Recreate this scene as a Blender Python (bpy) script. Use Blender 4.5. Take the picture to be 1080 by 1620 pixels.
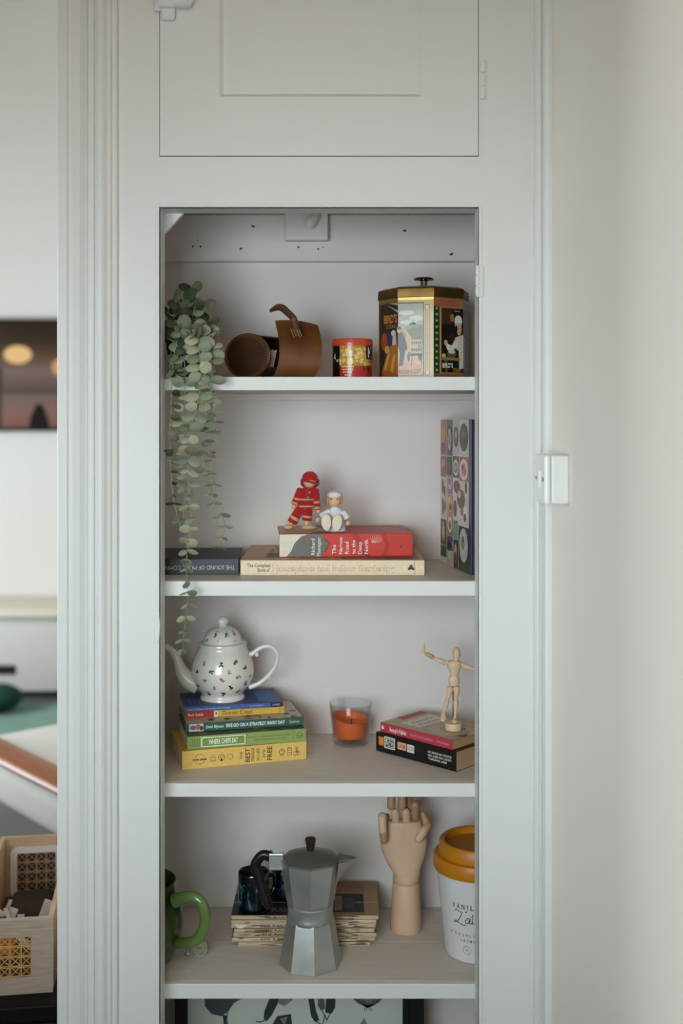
import bpy, bmesh, math, random
from mathutils import Vector, Matrix
random.seed(7)
PI = math.pi
for _o in list(bpy.data.objects):
    bpy.data.objects.remove(_o, do_unlink=True)
scene = bpy.context.scene
COL = scene.collection

# ---------------------------------------------------------------- camera
CAM_D, CAM_Z, HORIZON = 1.8, 1.5, 660.0      # distance to the cupboard front, lens height, horizon row of the photograph
cam_data = bpy.data.cameras.new('camera')
cam = bpy.data.objects.new('camera', cam_data); COL.objects.link(cam)
cam.location = (0, -CAM_D, CAM_Z); cam.rotation_euler = (PI/2, 0, 0)
cam_data.sensor_fit = 'VERTICAL'; cam_data.sensor_height = 36.0; cam_data.sensor_width = 24.0
cam_data.lens = 40.0; cam_data.shift_y = -(810.0-HORIZON)/1620.0
cam_data.clip_start = 0.05; cam_data.clip_end = 60
cam_data.dof.use_dof = True; cam_data.dof.focus_distance = 1.93; cam_data.dof.aperture_fstop = 2.2
scene.camera = cam

# ---------------------------------------------------------------- daylight and added wall fill
world = bpy.data.worlds.new('world'); scene.world = world; world.use_nodes = True
bg = world.node_tree.nodes['Background']; bg.inputs[0].default_value = (0.80, 0.90, 1.0, 1); bg.inputs[1].default_value = 1.0
def area(name, loc, target, sx, sy, power, col):
    d = bpy.data.lights.new(name, 'AREA'); d.shape = 'RECTANGLE'; d.size = sx; d.size_y = sy; d.energy = power; d.color = col
    o = bpy.data.objects.new(name, d); COL.objects.link(o); o.location = loc
    o.rotation_euler = (Vector(target)-Vector(loc)).to_track_quat('-Z', 'Y').to_euler(); return o
wl_ = area('daylight_window_behind', (-0.58, -2.06, 1.42), (-0.03, 0, 1.20), 0.95, 0.95, 4.85, (0.79, 0.94, 1.0))
wl_.data.spread = math.radians(66)      # spread narrowed by hand for falloff around the cupboard centre
area('daylight_window_side', (-3.5, 2.3, 1.45), (-1.5, 2.6, 1.2), 1.5, 1.4, 105, (0.93, 0.985, 1.0))
w3_ = area('right_wall_fill', (-3.5, -0.30, 1.45), (0.33, 0.02, 1.35), 0.8, 1.0, 2.0, (0.90, 0.97, 1.0))  # unseen narrow light added to lift the right wall corner
w3_.data.spread = math.radians(38)
def point(name, loc, power, col, r):
    d = bpy.data.lights.new(name, 'POINT'); d.energy = power; d.color = col; d.shadow_soft_size = r
    o = bpy.data.objects.new(name, d); COL.objects.link(o); o.location = loc; return o
point('pendant_bulb_light', (-0.25, -1.45, 2.60), 6.5, (1.0, 0.64, 0.38), 0.06)
scene.view_settings.view_transform = 'Standard'; scene.view_settings.look = 'None'
scene.view_settings.gamma = 1.0; scene.view_settings.use_curve_mapping = False
scene.view_settings.exposure = 0.0

# ---------------------------------------------------------------- helpers
def S(Y): return (1+Y/CAM_D)/1000.0
def Yof(s): return (s*1000-1)*CAM_D
def at(px, py, Y):
    s = S(Y); return Vector(((px-540)*s, Y, CAM_Z+(HORIZON-py)*s))
def gnd(px, py, z):
    s = (CAM_Z-z)/(py-HORIZON); return Vector(((px-540)*s, Yof(s), z))
def lin(c):
    out = []
    for v in c[:3]:
        v = v/255.0
        out.append(v/12.92 if v <= 0.04045 else ((v+0.055)/1.055)**2.4)
    return tuple(out)
MATS = {}
def mat(name, col, rough=0.5, metal=0.0, var=0.05, scale=40, bump=0.0, bscale=None, stretch=(1,1,1), spec=0.5, coat=0.0, col2=None, sheen=0.0):
    if name in MATS: return MATS[name]
    m = bpy.data.materials.new(name); m.use_nodes = True; nt = m.node_tree; b = nt.nodes['Principled BSDF']
    l = lin(col)
    tc = nt.nodes.new('ShaderNodeTexCoord'); mp = nt.nodes.new('ShaderNodeMapping'); mp.inputs['Scale'].default_value = stretch
    nt.links.new(tc.outputs['Object'], mp.inputs[0])
    n = nt.nodes.new('ShaderNodeTexNoise'); n.inputs['Scale'].default_value = scale; n.inputs['Detail'].default_value = 5
    nt.links.new(mp.outputs[0], n.inputs[0])
    r = nt.nodes.new('ShaderNodeValToRGB'); e = r.color_ramp.elements
    e[0].position = 0.3; e[1].position = 0.7
    if col2: c0, c1 = l, lin(col2)
    else: c0 = tuple(max(0, v*(1-var)) for v in l); c1 = tuple(min(1, v*(1+var)) for v in l)
    e[0].color = (*c0, 1); e[1].color = (*c1, 1)
    nt.links.new(n.outputs['Fac'], r.inputs[0]); nt.links.new(r.outputs[0], b.inputs['Base Color'])
    b.inputs['Roughness'].default_value = rough; b.inputs['Metallic'].default_value = metal
    b.inputs['Specular IOR Level'].default_value = spec; b.inputs['Coat Weight'].default_value = coat
    b.inputs['Coat Roughness'].default_value = 0.08; b.inputs['Sheen Weight'].default_value = sheen
    if bump > 0:
        n2 = nt.nodes.new('ShaderNodeTexNoise'); n2.inputs['Scale'].default_value = bscale or scale; n2.inputs['Detail'].default_value = 6
        nt.links.new(mp.outputs[0], n2.inputs[0])
        bp = nt.nodes.new('ShaderNodeBump'); bp.inputs['Strength'].default_value = bump; bp.inputs['Distance'].default_value = 0.002
        nt.links.new(n2.outputs['Fac'], bp.inputs['Height']); nt.links.new(bp.outputs[0], b.inputs['Normal'])
    MATS[name] = m; return m
def glass_mat(name, col, rough=0.0, ior=1.45):
    if name in MATS: return MATS[name]
    m = bpy.data.materials.new(name); m.use_nodes = True; b = m.node_tree.nodes['Principled BSDF']
    nt = m.node_tree; nt.nodes.remove(b); out = nt.nodes['Material Output']
    tr_ = nt.nodes.new('ShaderNodeBsdfTransparent'); tr_.inputs[0].default_value = (*lin(col), 1)
    gl = nt.nodes.new('ShaderNodeBsdfGlossy'); gl.inputs['Roughness'].default_value = rough
    lw0 = nt.nodes.new('ShaderNodeLayerWeight'); lw0.inputs[0].default_value = .5; pw = nt.nodes.new('ShaderNodeMath'); pw.operation = 'POWER'; pw.inputs[1].default_value = 2.6; nt.links.new(lw0.outputs['Facing'], pw.inputs[0])
    lw = nt.nodes.new('ShaderNodeMapRange'); lw.inputs[3].default_value = .03; lw.inputs[4].default_value = .9; nt.links.new(pw.outputs[0], lw.inputs[0])
    mx = nt.nodes.new('ShaderNodeMixShader'); nt.links.new(lw.outputs[0], mx.inputs[0]); nt.links.new(tr_.outputs[0], mx.inputs[1]); nt.links.new(gl.outputs[0], mx.inputs[2]); nt.links.new(mx.outputs[0], out.inputs[0])
    MATS[name] = m; return m
def print_mat(name='print', rough=0.5, metal=0.0, coat=0.0):
    if name in MATS: return MATS[name]
    m = bpy.data.materials.new(name); m.use_nodes = True; nt = m.node_tree; b = nt.nodes['Principled BSDF']
    a = nt.nodes.new('ShaderNodeAttribute'); a.attribute_name = 'ink'
    n = nt.nodes.new('ShaderNodeTexNoise'); n.inputs['Scale'].default_value = 180; n.inputs['Detail'].default_value = 3
    tc = nt.nodes.new('ShaderNodeTexCoord'); nt.links.new(tc.outputs['Object'], n.inputs[0])
    mr = nt.nodes.new('ShaderNodeMapRange'); mr.inputs[3].default_value = 0.82; mr.inputs[4].default_value = 1.16
    nt.links.new(n.outputs['Fac'], mr.inputs[0])
    mx = nt.nodes.new('ShaderNodeVectorMath'); mx.operation = 'SCALE'
    nt.links.new(a.outputs['Color'], mx.inputs[0]); nt.links.new(mr.outputs[0], mx.inputs['Scale'])
    nt.links.new(mx.outputs[0], b.inputs['Base Color'])
    b.inputs['Roughness'].default_value = rough; b.inputs['Metallic'].default_value = metal; b.inputs['Coat Weight'].default_value = coat
    MATS[name] = m; return m

class M:
    """collects shapes into one bmesh"""
    def __init__(self): self.bm = bmesh.new(); self.soft = False
    def _add(self, tb, mtx=None):
        if mtx is not None: bmesh.ops.transform(tb, matrix=mtx, verts=tb.verts)
        me = bpy.data.meshes.new('tmp'); tb.to_mesh(me); tb.free(); self.bm.from_mesh(me); bpy.data.meshes.remove(me); return self
    def box(self, a, b, bev=0.0, seg=2, mtx=None):
        tb = bmesh.new(); bmesh.ops.create_cube(tb, size=1.0)
        a, b = Vector(a), Vector(b); c = (a+b)/2; d = b-a
        for v in tb.verts: v.co = Vector((c.x+v.co.x*d.x, c.y+v.co.y*d.y, c.z+v.co.z*d.z))
        if bev > 0.0045: self.soft = True
        if bev > 0: bmesh.ops.bevel(tb, geom=tb.edges[:], offset=bev, segments=seg, profile=0.5, affect='EDGES')
        return self._add(tb, mtx)
    def faces(self, verts, faces):
        vs = [self.bm.verts.new(v) for v in verts]; self.soft = True
        for f in faces:
            try: self.bm.faces.new([vs[i] for i in f])
            except ValueError: pass
        return self
    def rings(self, rings, closed_ends=True):
        """skin a list of equal-length vertex rings"""
        n = len(rings[0]); V = []; self.soft = True
        for r in rings: V.append([self.bm.verts.new(p) for p in r])
        for a, b in zip(V[:-1], V[1:]):
            for i in range(n):
                self.bm.faces.new((a[i], a[(i+1) % n], b[(i+1) % n], b[i]))
        if closed_ends:
            self.bm.faces.new(V[0][::-1]); self.bm.faces.new(V[-1])
        return self
    def lathe(self, prof, n=32, mtx=None, ang0=0.0, caps=True):
        mtx = mtx or Matrix()
        R = [[mtx @ Vector((max(r, 1e-5)*math.sin(ang0+2*PI*i/n), -max(r, 1e-5)*math.cos(ang0+2*PI*i/n), z)) for i in range(n)] for r, z in prof]
        return self.rings(R, caps)
    def limb(self, p0, p1, prof, n=14, sq=1.0):
        p0, p1 = Vector(p0), Vector(p1); d = p1-p0; L = d.length
        m = Matrix.Translation(p0) @ d.to_track_quat('Z', 'Y').to_matrix().to_4x4() @ Matrix.Diagonal((1, sq, 1, 1))
        return self.lathe([(r, t*L) for t, r in prof], n, m)
    def capsule(self, p0, p1, r0, r1, n=14):
        L = max((Vector(p1)-Vector(p0)).length, 1e-6)
        pr = []
        for k in range(5):
            a = k/4*PI/2; pr.append(((1-math.cos(a))*r0/L - r0/L, r0*math.sin(a)))
        pr[0] = (pr[0][0], r0*0.05)
        for k in range(5):
            a = k/4*PI/2; pr.append((1+math.sin(a)*r1/L, r1*max(math.cos(a), 0.05)))
        return self.limb(p0, p1, pr, n)
    def ball(self, c, r, rot=None, n=18, m=11):
        if not hasattr(r, '__len__'): r = (r, r, r)
        mt = Matrix.Translation(Vector(c)) @ (rot.to_4x4() if rot else Matrix()) @ Matrix.Diagonal((*r, 1))
        pr = [(math.sin(PI*k/m) if 0 < k < m else 0.02, -math.cos(PI*k/m)) for k in range(m+1)]
        return self.lathe(pr, n, mt)
    def tube(self, pts, r, n=10, sm=4, flat=None, up=None):
        """tube along a smoothed path; r a number or one per point; flat=(a,b) makes an elliptic section"""
        P = [Vector(p) for p in pts]; R = list(r) if hasattr(r, '__len__') else [r]*len(P)
        Q, RR = [], []
        for i in range(len(P)-1):
            p0 = P[max(i-1, 0)]; p1 = P[i]; p2 = P[i+1]; p3 = P[min(i+2, len(P)-1)]
            for k in range(sm):
                t = k/sm
                Q.append(0.5*((2*p1)+(p2-p0)*t+(2*p0-5*p1+4*p2-p3)*t*t+(3*p1-p0-3*p2+p3)*t**3)); RR.append(R[i]+(R[i+1]-R[i])*t)
        Q.append(P[-1]); RR.append(R[-1])
        rings = []; nx = Vector(up) if up else None
        for i, q in enumerate(Q):
            d = (Q[min(i+1, len(Q)-1)]-Q[max(i-1, 0)]).normalized()
            if nx is None:
                nx = d.orthogonal().normalized()
            nx = (nx-d*nx.dot(d))
            if nx.length < 1e-6: nx = d.orthogonal()
            nx.normalize(); ny = d.cross(nx)
            fa, fb = flat or (1, 1)
            rings.append([q+(nx*math.cos(2*PI*k/n)*fa+ny*math.sin(2*PI*k/n)*fb)*RR[i] for k in range(n)])
        return self.rings(rings)
    def loft(self, secs, n=20, pw=2.0):
        """horizontal super-elliptic sections (cx,cy,cz,rx,ry)"""
        R = []
        for cx, cy, cz, rx, ry in secs:
            ring = []
            for k in range(n):
                a = 2*PI*k/n; c, s_ = math.cos(a), math.sin(a)
                ring.append(Vector((cx+rx*math.copysign(abs(c)**(2/pw), c), cy+ry*math.copysign(abs(s_)**(2/pw), s_), cz)))
            R.append(ring)
        return self.rings(R)
    def prism(self, poly, a, b, axis='Y', bev=0.0):
        """extrude a 2-D outline (x,z) along Y, or (x,y) along Z, or (y,z) along X"""
        def v(p, t): return {'Y': (p[0], t, p[1]), 'Z': (p[0], p[1], t), 'X': (t, p[0], p[1])}[axis]
        tb = bmesh.new()
        A = [tb.verts.new(v(p, a)) for p in poly]; B = [tb.verts.new(v(p, b)) for p in poly]; n = len(poly)
        tb.faces.new(A); tb.faces.new(B[::-1])
        for i in range(n): tb.faces.new((A[i], B[i], B[(i+1) % n], A[(i+1) % n]))
        bmesh.ops.recalc_face_normals(tb, faces=tb.faces)
        if bev > 0: bmesh.ops.bevel(tb, geom=tb.edges[:], offset=bev, segments=2, profile=0.5, affect='EDGES')
        return self._add(tb)
    def sheet(self, fn, nu, nv, th):
        """a sheet fn(u,v)->(point, normal) with thickness th"""
        self.soft = True; A = [[None]*(nv+1) for _ in range(nu+1)]; B = [[None]*(nv+1) for _ in range(nu+1)]
        for i in range(nu+1):
            for j in range(nv+1):
                p, nr = fn(i/nu, j/nv); p = Vector(p); nr = Vector(nr)
                A[i][j] = self.bm.verts.new(p+nr*th/2); B[i][j] = self.bm.verts.new(p-nr*th/2)
        F = self.bm.faces.new
        for i in range(nu):
            for j in range(nv):
                F((A[i][j], A[i+1][j], A[i+1][j+1], A[i][j+1])); F((B[i][j], B[i][j+1], B[i+1][j+1], B[i+1][j]))
        for i in range(nu):
            F((A[i][0], B[i][0], B[i+1][0], A[i+1][0])); F((A[i][nv], A[i+1][nv], B[i+1][nv], B[i][nv]))
        for j in range(nv):
            F((A[0][j], A[0][j+1], B[0][j+1], B[0][j])); F((A[nu][j], B[nu][j], B[nu][j+1], A[nu][j+1]))
        return self
    def mesh(self, name, m, smooth=35):
        bmesh.ops.recalc_face_normals(self.bm, faces=self.bm.faces)
        me = bpy.data.meshes.new(name); self.bm.to_mesh(me); self.bm.free(); me.materials.append(m)
        if smooth and self.soft:
            for p in me.polygons: p.use_smooth = True
            me.set_sharp_from_angle(angle=math.radians(smooth))
        return me
    def build(self, name, m, parent=None, smooth=35, loc=None, label=None):
        o = bpy.data.objects.new(name, self.mesh(name, m, smooth)); COL.objects.link(o)
        if parent: o.parent = parent
        if loc is not None: o.location = loc
        if label: o['label'] = label
        return o

def thing(name, label, cat, loc=(0, 0, 0), rotz=0.0, group=None, kind=None):
    o = bpy.data.objects.new(name, None); COL.objects.link(o); o.location = loc; o.rotation_euler = (0, 0, rotz); o.empty_display_size = 0.02
    tag(o, label, cat, group, kind); return o
def tag(o, label=None, cat=None, group=None, kind=None):
    if label: o['label'] = label
    if cat: o['category'] = cat
    if group: o['group'] = group
    if kind: o['kind'] = kind
    return o
def struct(name, label, cat, loc=(0, 0, 0)): return thing(name, label, cat, loc, kind='structure')

_TXT = {}
def text_polys(s, bold=0.0):
    key = (s, bold)
    if key in _TXT: return _TXT[key]
    c = bpy.data.curves.new('t', 'FONT'); c.body = s; c.size = 1.0; c.resolution_u = 2; c.offset = bold; c.fill_mode = 'FRONT'
    o = bpy.data.objects.new('t', c); me = bpy.data.meshes.new_from_object(o)
    v = [(p.co.x, p.co.y) for p in me.vertices]; f = [tuple(p.vertices) for p in me.polygons]
    bpy.data.objects.remove(o); bpy.data.curves.remove(c); bpy.data.meshes.remove(me)
    _TXT[key] = (v, f); return v, f
CAPH = 0.69
class Print:
    """flat print: coloured shapes and lettering laid on a surface by a mapping (u,v,height)->point"""
    def __init__(self): self.V, self.F, self.C = [], [], []
    def poly(self, pts, col, lay=0):
        n = len(self.V); self.V += [(p[0], p[1], lay) for p in pts]; self.F.append(tuple(range(n, n+len(pts)))); self.C.append(lin(col)); return self
    def rect(self, x0, y0, x1, y1, col, lay=0, nu=1):
        for k in range(nu):
            a = x0+(x1-x0)*k/nu; b = x0+(x1-x0)*(k+1)/nu
            self.poly([(a, y0), (b, y0), (b, y1), (a, y1)], col, lay)
        return self
    def oval(self, cx, cy, rx, ry, col, lay=0, n=14, rot=0.0):
        c, s_ = math.cos(rot), math.sin(rot); P = []
        for k in range(n):
            a = 2*PI*k/n; x, y = rx*math.cos(a), ry*math.sin(a); P.append((cx+x*c-y*s_, cy+x*s_+y*c))
        return self.poly(P, col, lay)
    def line(self, pts, w, col, lay=0):
        for (x0, y0), (x1, y1) in zip(pts[:-1], pts[1:]):
            d = math.hypot(x1-x0, y1-y0) or 1e-9; nx, ny = -(y1-y0)/d*w/2, (x1-x0)/d*w/2; ex, ey = (x1-x0)/d*w*0.3, (y1-y0)/d*w*0.3
            self.poly([(x0-nx-ex, y0-ny-ey), (x1-nx+ex, y1-ny+ey), (x1+nx+ex, y1+ny+ey), (x0+nx-ex, y0+ny-ey)], col, lay)
        return self
    def ring(self, cx, cy, rx, ry, w, col, lay=0, n=18):
        return self.line([(cx+rx*math.cos(2*PI*k/n), cy+ry*math.sin(2*PI*k/n)) for k in range(n+1)], w, col, lay)
    def text(self, s, x, y, h, col, lay=1, rot=0.0, w=None, align='C', bold=0.0, shear=0.0):
        v, f = text_polys(s, bold)
        if not v: return self
        x0 = min(p[0] for p in v); x1 = max(p[0] for p in v); k = h/CAPH; kx = (w/(x1-x0)) if w else k
        W = (x1-x0)*kx; ox = {'C': -W/2, 'L': 0, 'R': -W}[align]; c, s_ = math.cos(rot), math.sin(rot); n = len(self.V)
        for a, b in v:
            u = (a-x0)*kx+ox+b*k*shear; t = b*k-h/2
            self.V.append((x+u*c-t*s_, y+u*s_+t*c, lay))
        for p in f: self.F.append(tuple(i+n for i in p)); self.C.append(lin(col))
        return self
    def build(self, name, parent, mapf, m=None, label=None):
        me = bpy.data.meshes.new(name)
        me.from_pydata([mapf(u, v, 0.00013*(l+1)) for u, v, l in self.V], [], self.F)
        at_ = me.attributes.new('ink', 'FLOAT_COLOR', 'FACE')
        for i, c in enumerate(self.C): at_.data[i].color = (*c, 1)
        me.materials.append(m or print_mat()); o = bpy.data.objects.new(name, me); COL.objects.link(o); o.parent = parent
        if label: o['label'] = label
        return o
def on_front(u, v, h): return (u, -h, v)

# ---------------------------------------------------------------- materials of the place
WHITE = mat('white_gloss_paint', (226, 226, 222), 0.5, var=0.015, scale=6, bump=0.06, bscale=70, stretch=(1, 1, 0.25))
INNER = mat('white_inner_paint', (230, 220, 215), 0.6, var=0.02, scale=5, bump=0.10, bscale=120)
WALLP = mat('warm_white_wall', (230, 225, 216), 0.8, var=0.015, scale=3, bump=0.08, bscale=160)
SHELFT = mat('greyed_shelf_paint', (216, 207, 196), 0.5, var=0.07, scale=14, stretch=(1, 14, 14), bump=0.05, bscale=30)
UNSEEN = mat('taupe_wall', (150, 140, 128), 0.85, var=0.02, scale=3)  # walls out of view, darkened to cut bounced light
FARW = mat('cool_white_wall', (226, 227, 224), 0.8, var=0.015, scale=3)
DARK = mat('dark_gap', (22, 18, 17), 0.8)
# ================================================================ THE SETTING
FT = 0.055                       # thickness of the face frame
BACK = Yof(1.194e-3)             # inner face of the cupboard back
XL, XR = -0.42, 0.33             # inside faces of the cupboard sides
OX0, OX1, OZ1 = -0.288, 0.217, CAM_Z+0.332
CEIL = 3.95
floor = struct('floor', 'dark grey floor running through into the far room', 'floor')
M().box((-3.7, -3.3, -0.1), (0.5, 4.9, 0)).build('floor_slab', mat('floor_grey', (86, 88, 86), 0.6, var=0.08, scale=4, bump=0.05), floor, 0)
ceiling = struct('ceiling', 'plain white ceiling above the rooms', 'ceiling')
M().box((-3.7, -3.3, CEIL), (0.5, 4.9, CEIL+0.1)).build('ceiling_slab', mat('warm_ceiling', (206, 190, 172), .9, var=.02), ceiling, 0)
wr = struct('wall_right', 'warm white plaster wall meeting the cupboard at right', 'wall')
M().box((XR, -3.3, 0), (XR+0.12, 4.9, CEIL)).build('plaster', WALLP, wr, 0)
wf = struct('wall_far', 'pale far wall behind the wall-mounted television', 'wall')
M().box((-3.7, 4.75, 0), (XR, 4.87, CEIL)).build('plaster', FARW, wf, 0)
for k, (xx, lab) in enumerate(((-2.55, 'a'), (-2.05, 'b'), (-1.62, 'c'))):
    M().box((xx, 4.738, 0.5), (xx+0.02, 4.752, CEIL)).build('panel_strip', FARW, wf, 0)
def wall_with_hole(name, label, axis, t0, t1, u0, u1, hu0, hu1, hz0, hz1):
    w = struct(name, label, 'wall'); m = M()
    def b(a0, a1, z0, z1):
        if axis == 'Y': m.box((a0, t0, z0), (a1, t1, z1))
        else: m.box((t0, a0, z0), (t1, a1, z1))
    b(u0, hu0, 0, CEIL); b(hu1, u1, 0, CEIL); b(hu0, hu1, 0, hz0); b(hu0, hu1, hz1, CEIL)
    m.build('plaster', UNSEEN, w, 0); return w
wall_with_hole('wall_behind', 'darkened taupe wall with the window behind the viewer', 'Y', -2.22, -2.10, -3.7, XR, -1.15, -0.02, 0.85, 2.0)
wlf = wall_with_hole('wall_left', 'taupe wall on the left with a window and an added fill opening', 'X', -3.7, -3.58, 0.6, 4.87, 1.5, 3.1, 0.7, 2.2)
m = M()
for y0_, y1_, a_, b_ in ((-3.3, -.75, 0, CEIL), (.15, .6, 0, CEIL), (-.75, .15, 0, .9), (-.75, .15, 2.0, CEIL)): m.box((-3.7, y0_, a_), (-3.58, y1_, b_))
m.build('plaster', UNSEEN, wlf, 0)
def window(name, label, axis, t, u0, u1, z0, z1):
    w = struct(name, label, 'window'); m = M()
    def b(a0, a1, c0, c1):
        if axis == 'Y': m.box((a0, t-0.03, c0), (a1, t+0.03, c1), 0.004)
        else: m.box((t-0.03, a0, c0), (t+0.03, a1, c1), 0.004)
    f = 0.05
    b(u0, u1, z0, z0+f); b(u0, u1, z1-f, z1); b(u0, u0+f, z0, z1); b(u1-f, u1, z0, z1); b((u0+u1)/2-0.02, (u0+u1)/2+0.02, z0, z1)
    m.build('window_frame', WHITE, w)
window('window_1', 'white framed window behind the viewer', 'Y', -2.16, -1.15, -0.02, 0.85, 2.0)
window('added_fill_window', 'narrow white frame added in the left wall around the fill light', 'X', -3.64, -.75, .15, .9, 2.0)  # opening and frame added to go with the right wall fill
window('window_2', 'white framed window in the left wall', 'X', -3.64, 1.5, 3.1, 0.7, 2.2)

# pendant lamp over the viewer
pd = thing('pendant_lamp', 'warm pendant lamp hanging from the ceiling above the viewer', 'lamp', (-0.25, -1.45, CEIL))
M().tube([(0, 0, 0), (0, 0, -1.2)], .003, 8, 1).build('cord', MATS['dark_gap'], pd)
M().lathe([(.03, -1.18), (.035, -1.2), (.16, -1.33), (.163, -1.335), (.158, -1.334), (.03, -1.205)], 32).build('lamp_shade', mat('shade_cream', (214, 200, 176), .7), pd)
# cupboard carcass
wb = struct('wall_back', 'white painted inner back of the cupboard', 'wall')
M().box((-0.44, BACK, 0), (XR, BACK+0.03, CEIL)).build('back_board', INNER, wb, 0)
bt = M().box((XL, BACK-0.022, CAM_Z+0.2916), (XR, BACK, CAM_Z+0.379), 0.002).build('batten', INNER, wb)
pr = Print()
for (px, py, rx, ry, rot) in ((305, 390, 1.5, 1.5, 0), (317, 390, 1.6, 1.5, 0), (381, 393.5, 3, 1.5, .5), (400, 358, 3.2, 1.4, -.5), (472, 391, 1.6, 1.6, 0), (503, 394, 1.5, 1.5, 0), (511, 391, 1, 1, 0),
                              (640, 365, 3, 1.6, -.1), (714, 402, 3.4, 1.7, .5), (312, 380, 1, 1.2, 0)):
    p = at(px, py, BACK-0.022); pr.oval(p.x, p.z, rx*.0013, ry*.0013, (14, 10, 9), 0, 9, rot)
pr.build('nail_hole', bt, lambda u, v, h: (u, BACK-0.022-h, v), label='small black nail holes and splinters')
wl = struct('wall_inner_left', 'white painted inner left side of the cupboard', 'wall')
M().box((-0.442, FT, 0), (XL, BACK, CEIL)).build('side_board', INNER, wl, 0)
ct = struct('trim_1', 'board closing the top of the cupboard opening', 'trim')
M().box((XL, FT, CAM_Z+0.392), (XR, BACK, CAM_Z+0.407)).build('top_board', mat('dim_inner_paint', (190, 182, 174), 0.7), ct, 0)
fl = struct('trim_2', 'bottom board of the cupboard below the lowest shelf', 'trim')
M().box((XL, FT, CAM_Z-1.375), (XR, BACK, CAM_Z-1.35)).build('bottom_board', INNER, fl, 0)

# face frame
fr = struct('wall_front', 'white gloss painted face frame around the cupboard opening', 'wall')
M().box((-0.36, 0, 0), (OX0, FT, CEIL)).build('stile', WHITE, fr)
M().box((OX1, 0, 0), (XR, FT, CEIL)).build('stile', WHITE, fr)
M().box((OX0, 0, OZ1), (OX1, FT, CAM_Z+0.412)).build('header_rail', WHITE, fr)
M().box((OX0, 0.0125, CAM_Z+0.412), (OX1, FT, CEIL)).build('rebate', DARK, fr, 0)
M().box((OX0-0.0055, -0.0025, 0), (OX0, 0.01, OZ1+0.0055), 0.001).build('bead', WHITE, fr)
M().box((OX1, -0.0025, 0), (OX1+0.0055, 0.01, OZ1+0.0055), 0.001).build('bead', WHITE, fr)
M().box((OX0, -0.0025, OZ1), (OX1, 0.01, OZ1+0.0055), 0.001).build('bead', WHITE, fr)
# old hinge and keeper still painted in on the two stiles, gusset in the corner, latch block
h = M().box((0.213, -0.005, CAM_Z+0.19), (0.2245, 0.004, CAM_Z+0.24), 0.0012)
for k in range(3): h.limb((0.2145, -0.005, CAM_Z+0.1915+k*0.0165), (0.2145, -0.005, CAM_Z+0.2055+k*0.0165), [(0, .003), (.05, .0034), (.95, .0034), (1, .003)], 10)
h.build('painted_hinge', WHITE, fr, label='old hinge painted over in white')
M().prism([(-0.296, -0.315), (-0.2925, -0.312), (-0.288, -0.313), (-0.2865, -0.33), (-0.288, -0.352), (-0.293, -0.360), (-0.2965, -0.350), (-0.2945, -0.33)], -0.004, 0.004, 'Y', 0.0008).build('painted_keeper', WHITE, fr, loc=(0, 0, CAM_Z), label='chipped latch keeper painted over in white')
s_ = S(FT+0.004)
M().prism([(OX0-0.02, OZ1+0.01), (-0.2585, OZ1+0.01), (-0.2585, OZ1-0.0005), (OX0, OZ1-0.032), (OX0-0.02, OZ1-0.032)], FT, FT+0.012, 'Y', 0.001).build('gusset', WHITE, fr, label='small triangular corner block')
lb = thing('latch_block', 'white painted latch block with rounded catch under the top rail', 'latch', at(485, 381, BACK-0.04))
c = lb.location
def q(px, py, Y): return at(px, py, Y)-c
a = q(450, 380, BACK-0.044); b = q(519, 338, BACK-0.022)
M().box((a.x, a.y, a.z), (b.x, b.y-0.001, b.z), 0.003).build('plate', INNER, lb)
M().tube([q(499, 336, BACK-0.047), q(497, 343, BACK-0.052), q(491, 352, BACK-0.058), q(488, 358, BACK-0.056)], [.010, .0105, .0105, .0085], 14, 4).build('catch', INNER, lb)

# left architrave: one moulded profile
prof = [(-.442, 0.02), (-.442, -.030), (-.440, -.032), (-.4265, -.032), (-.4245, -.0285), (-.418, -.0285), (-.408, -.0255), (-.401, -.0195), (-.3985, -.0185), (-.3965, -.0245), (-.3945, -.0265),
        (-.387, -.0265), (-.3855, -.0255), (-.3845, -.0215), (-.3825, -.0215), (-.3815, -.025), (-.380, -.0265), (-.374, -.0265), (-.371, -.0245), (-.3665, -.0185), (-.362, -.0165), (-.360, -.012), (-.356, -.0105), (-.3535, -.0095), (-.3530, 0), (-.353, 0.02)]
tr = struct('trim_3', 'tall white moulded architrave on the left of the cupboard', 'trim')
M().prism(prof, 0, CEIL, 'Z').build('moulding', WHITE, tr, 28)
M().box((-.442, 0.02, 0), (-.353, BACK+.03, CEIL)).build('post', WHITE, tr, 0)
prof = [(.298, 0.005), (.298, -.002), (.3, -.004), (.3035, -.004), (.305, -.002), (.308, -.004), (.3115, -.0065), (.3145, -.0065), (.3155, -.003), (.3175, -.006), (.3205, -.012), (.325, -.014), (.3305, -.014), (.3305, .005)]
tr = struct('trim_4', 'slim white cover moulding where the cupboard meets the right wall', 'trim')
M().prism(prof, 0, CEIL, 'Z').build('moulding', WHITE, tr, 28)
M().tube([(.3095, -.0085, 0.3), (.309, -.0085, .9), (.3095, -.009, 1.37)], .0022, 8, 6).build('cable', WHITE, tr, label='thin white cable running down the moulding')

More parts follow.
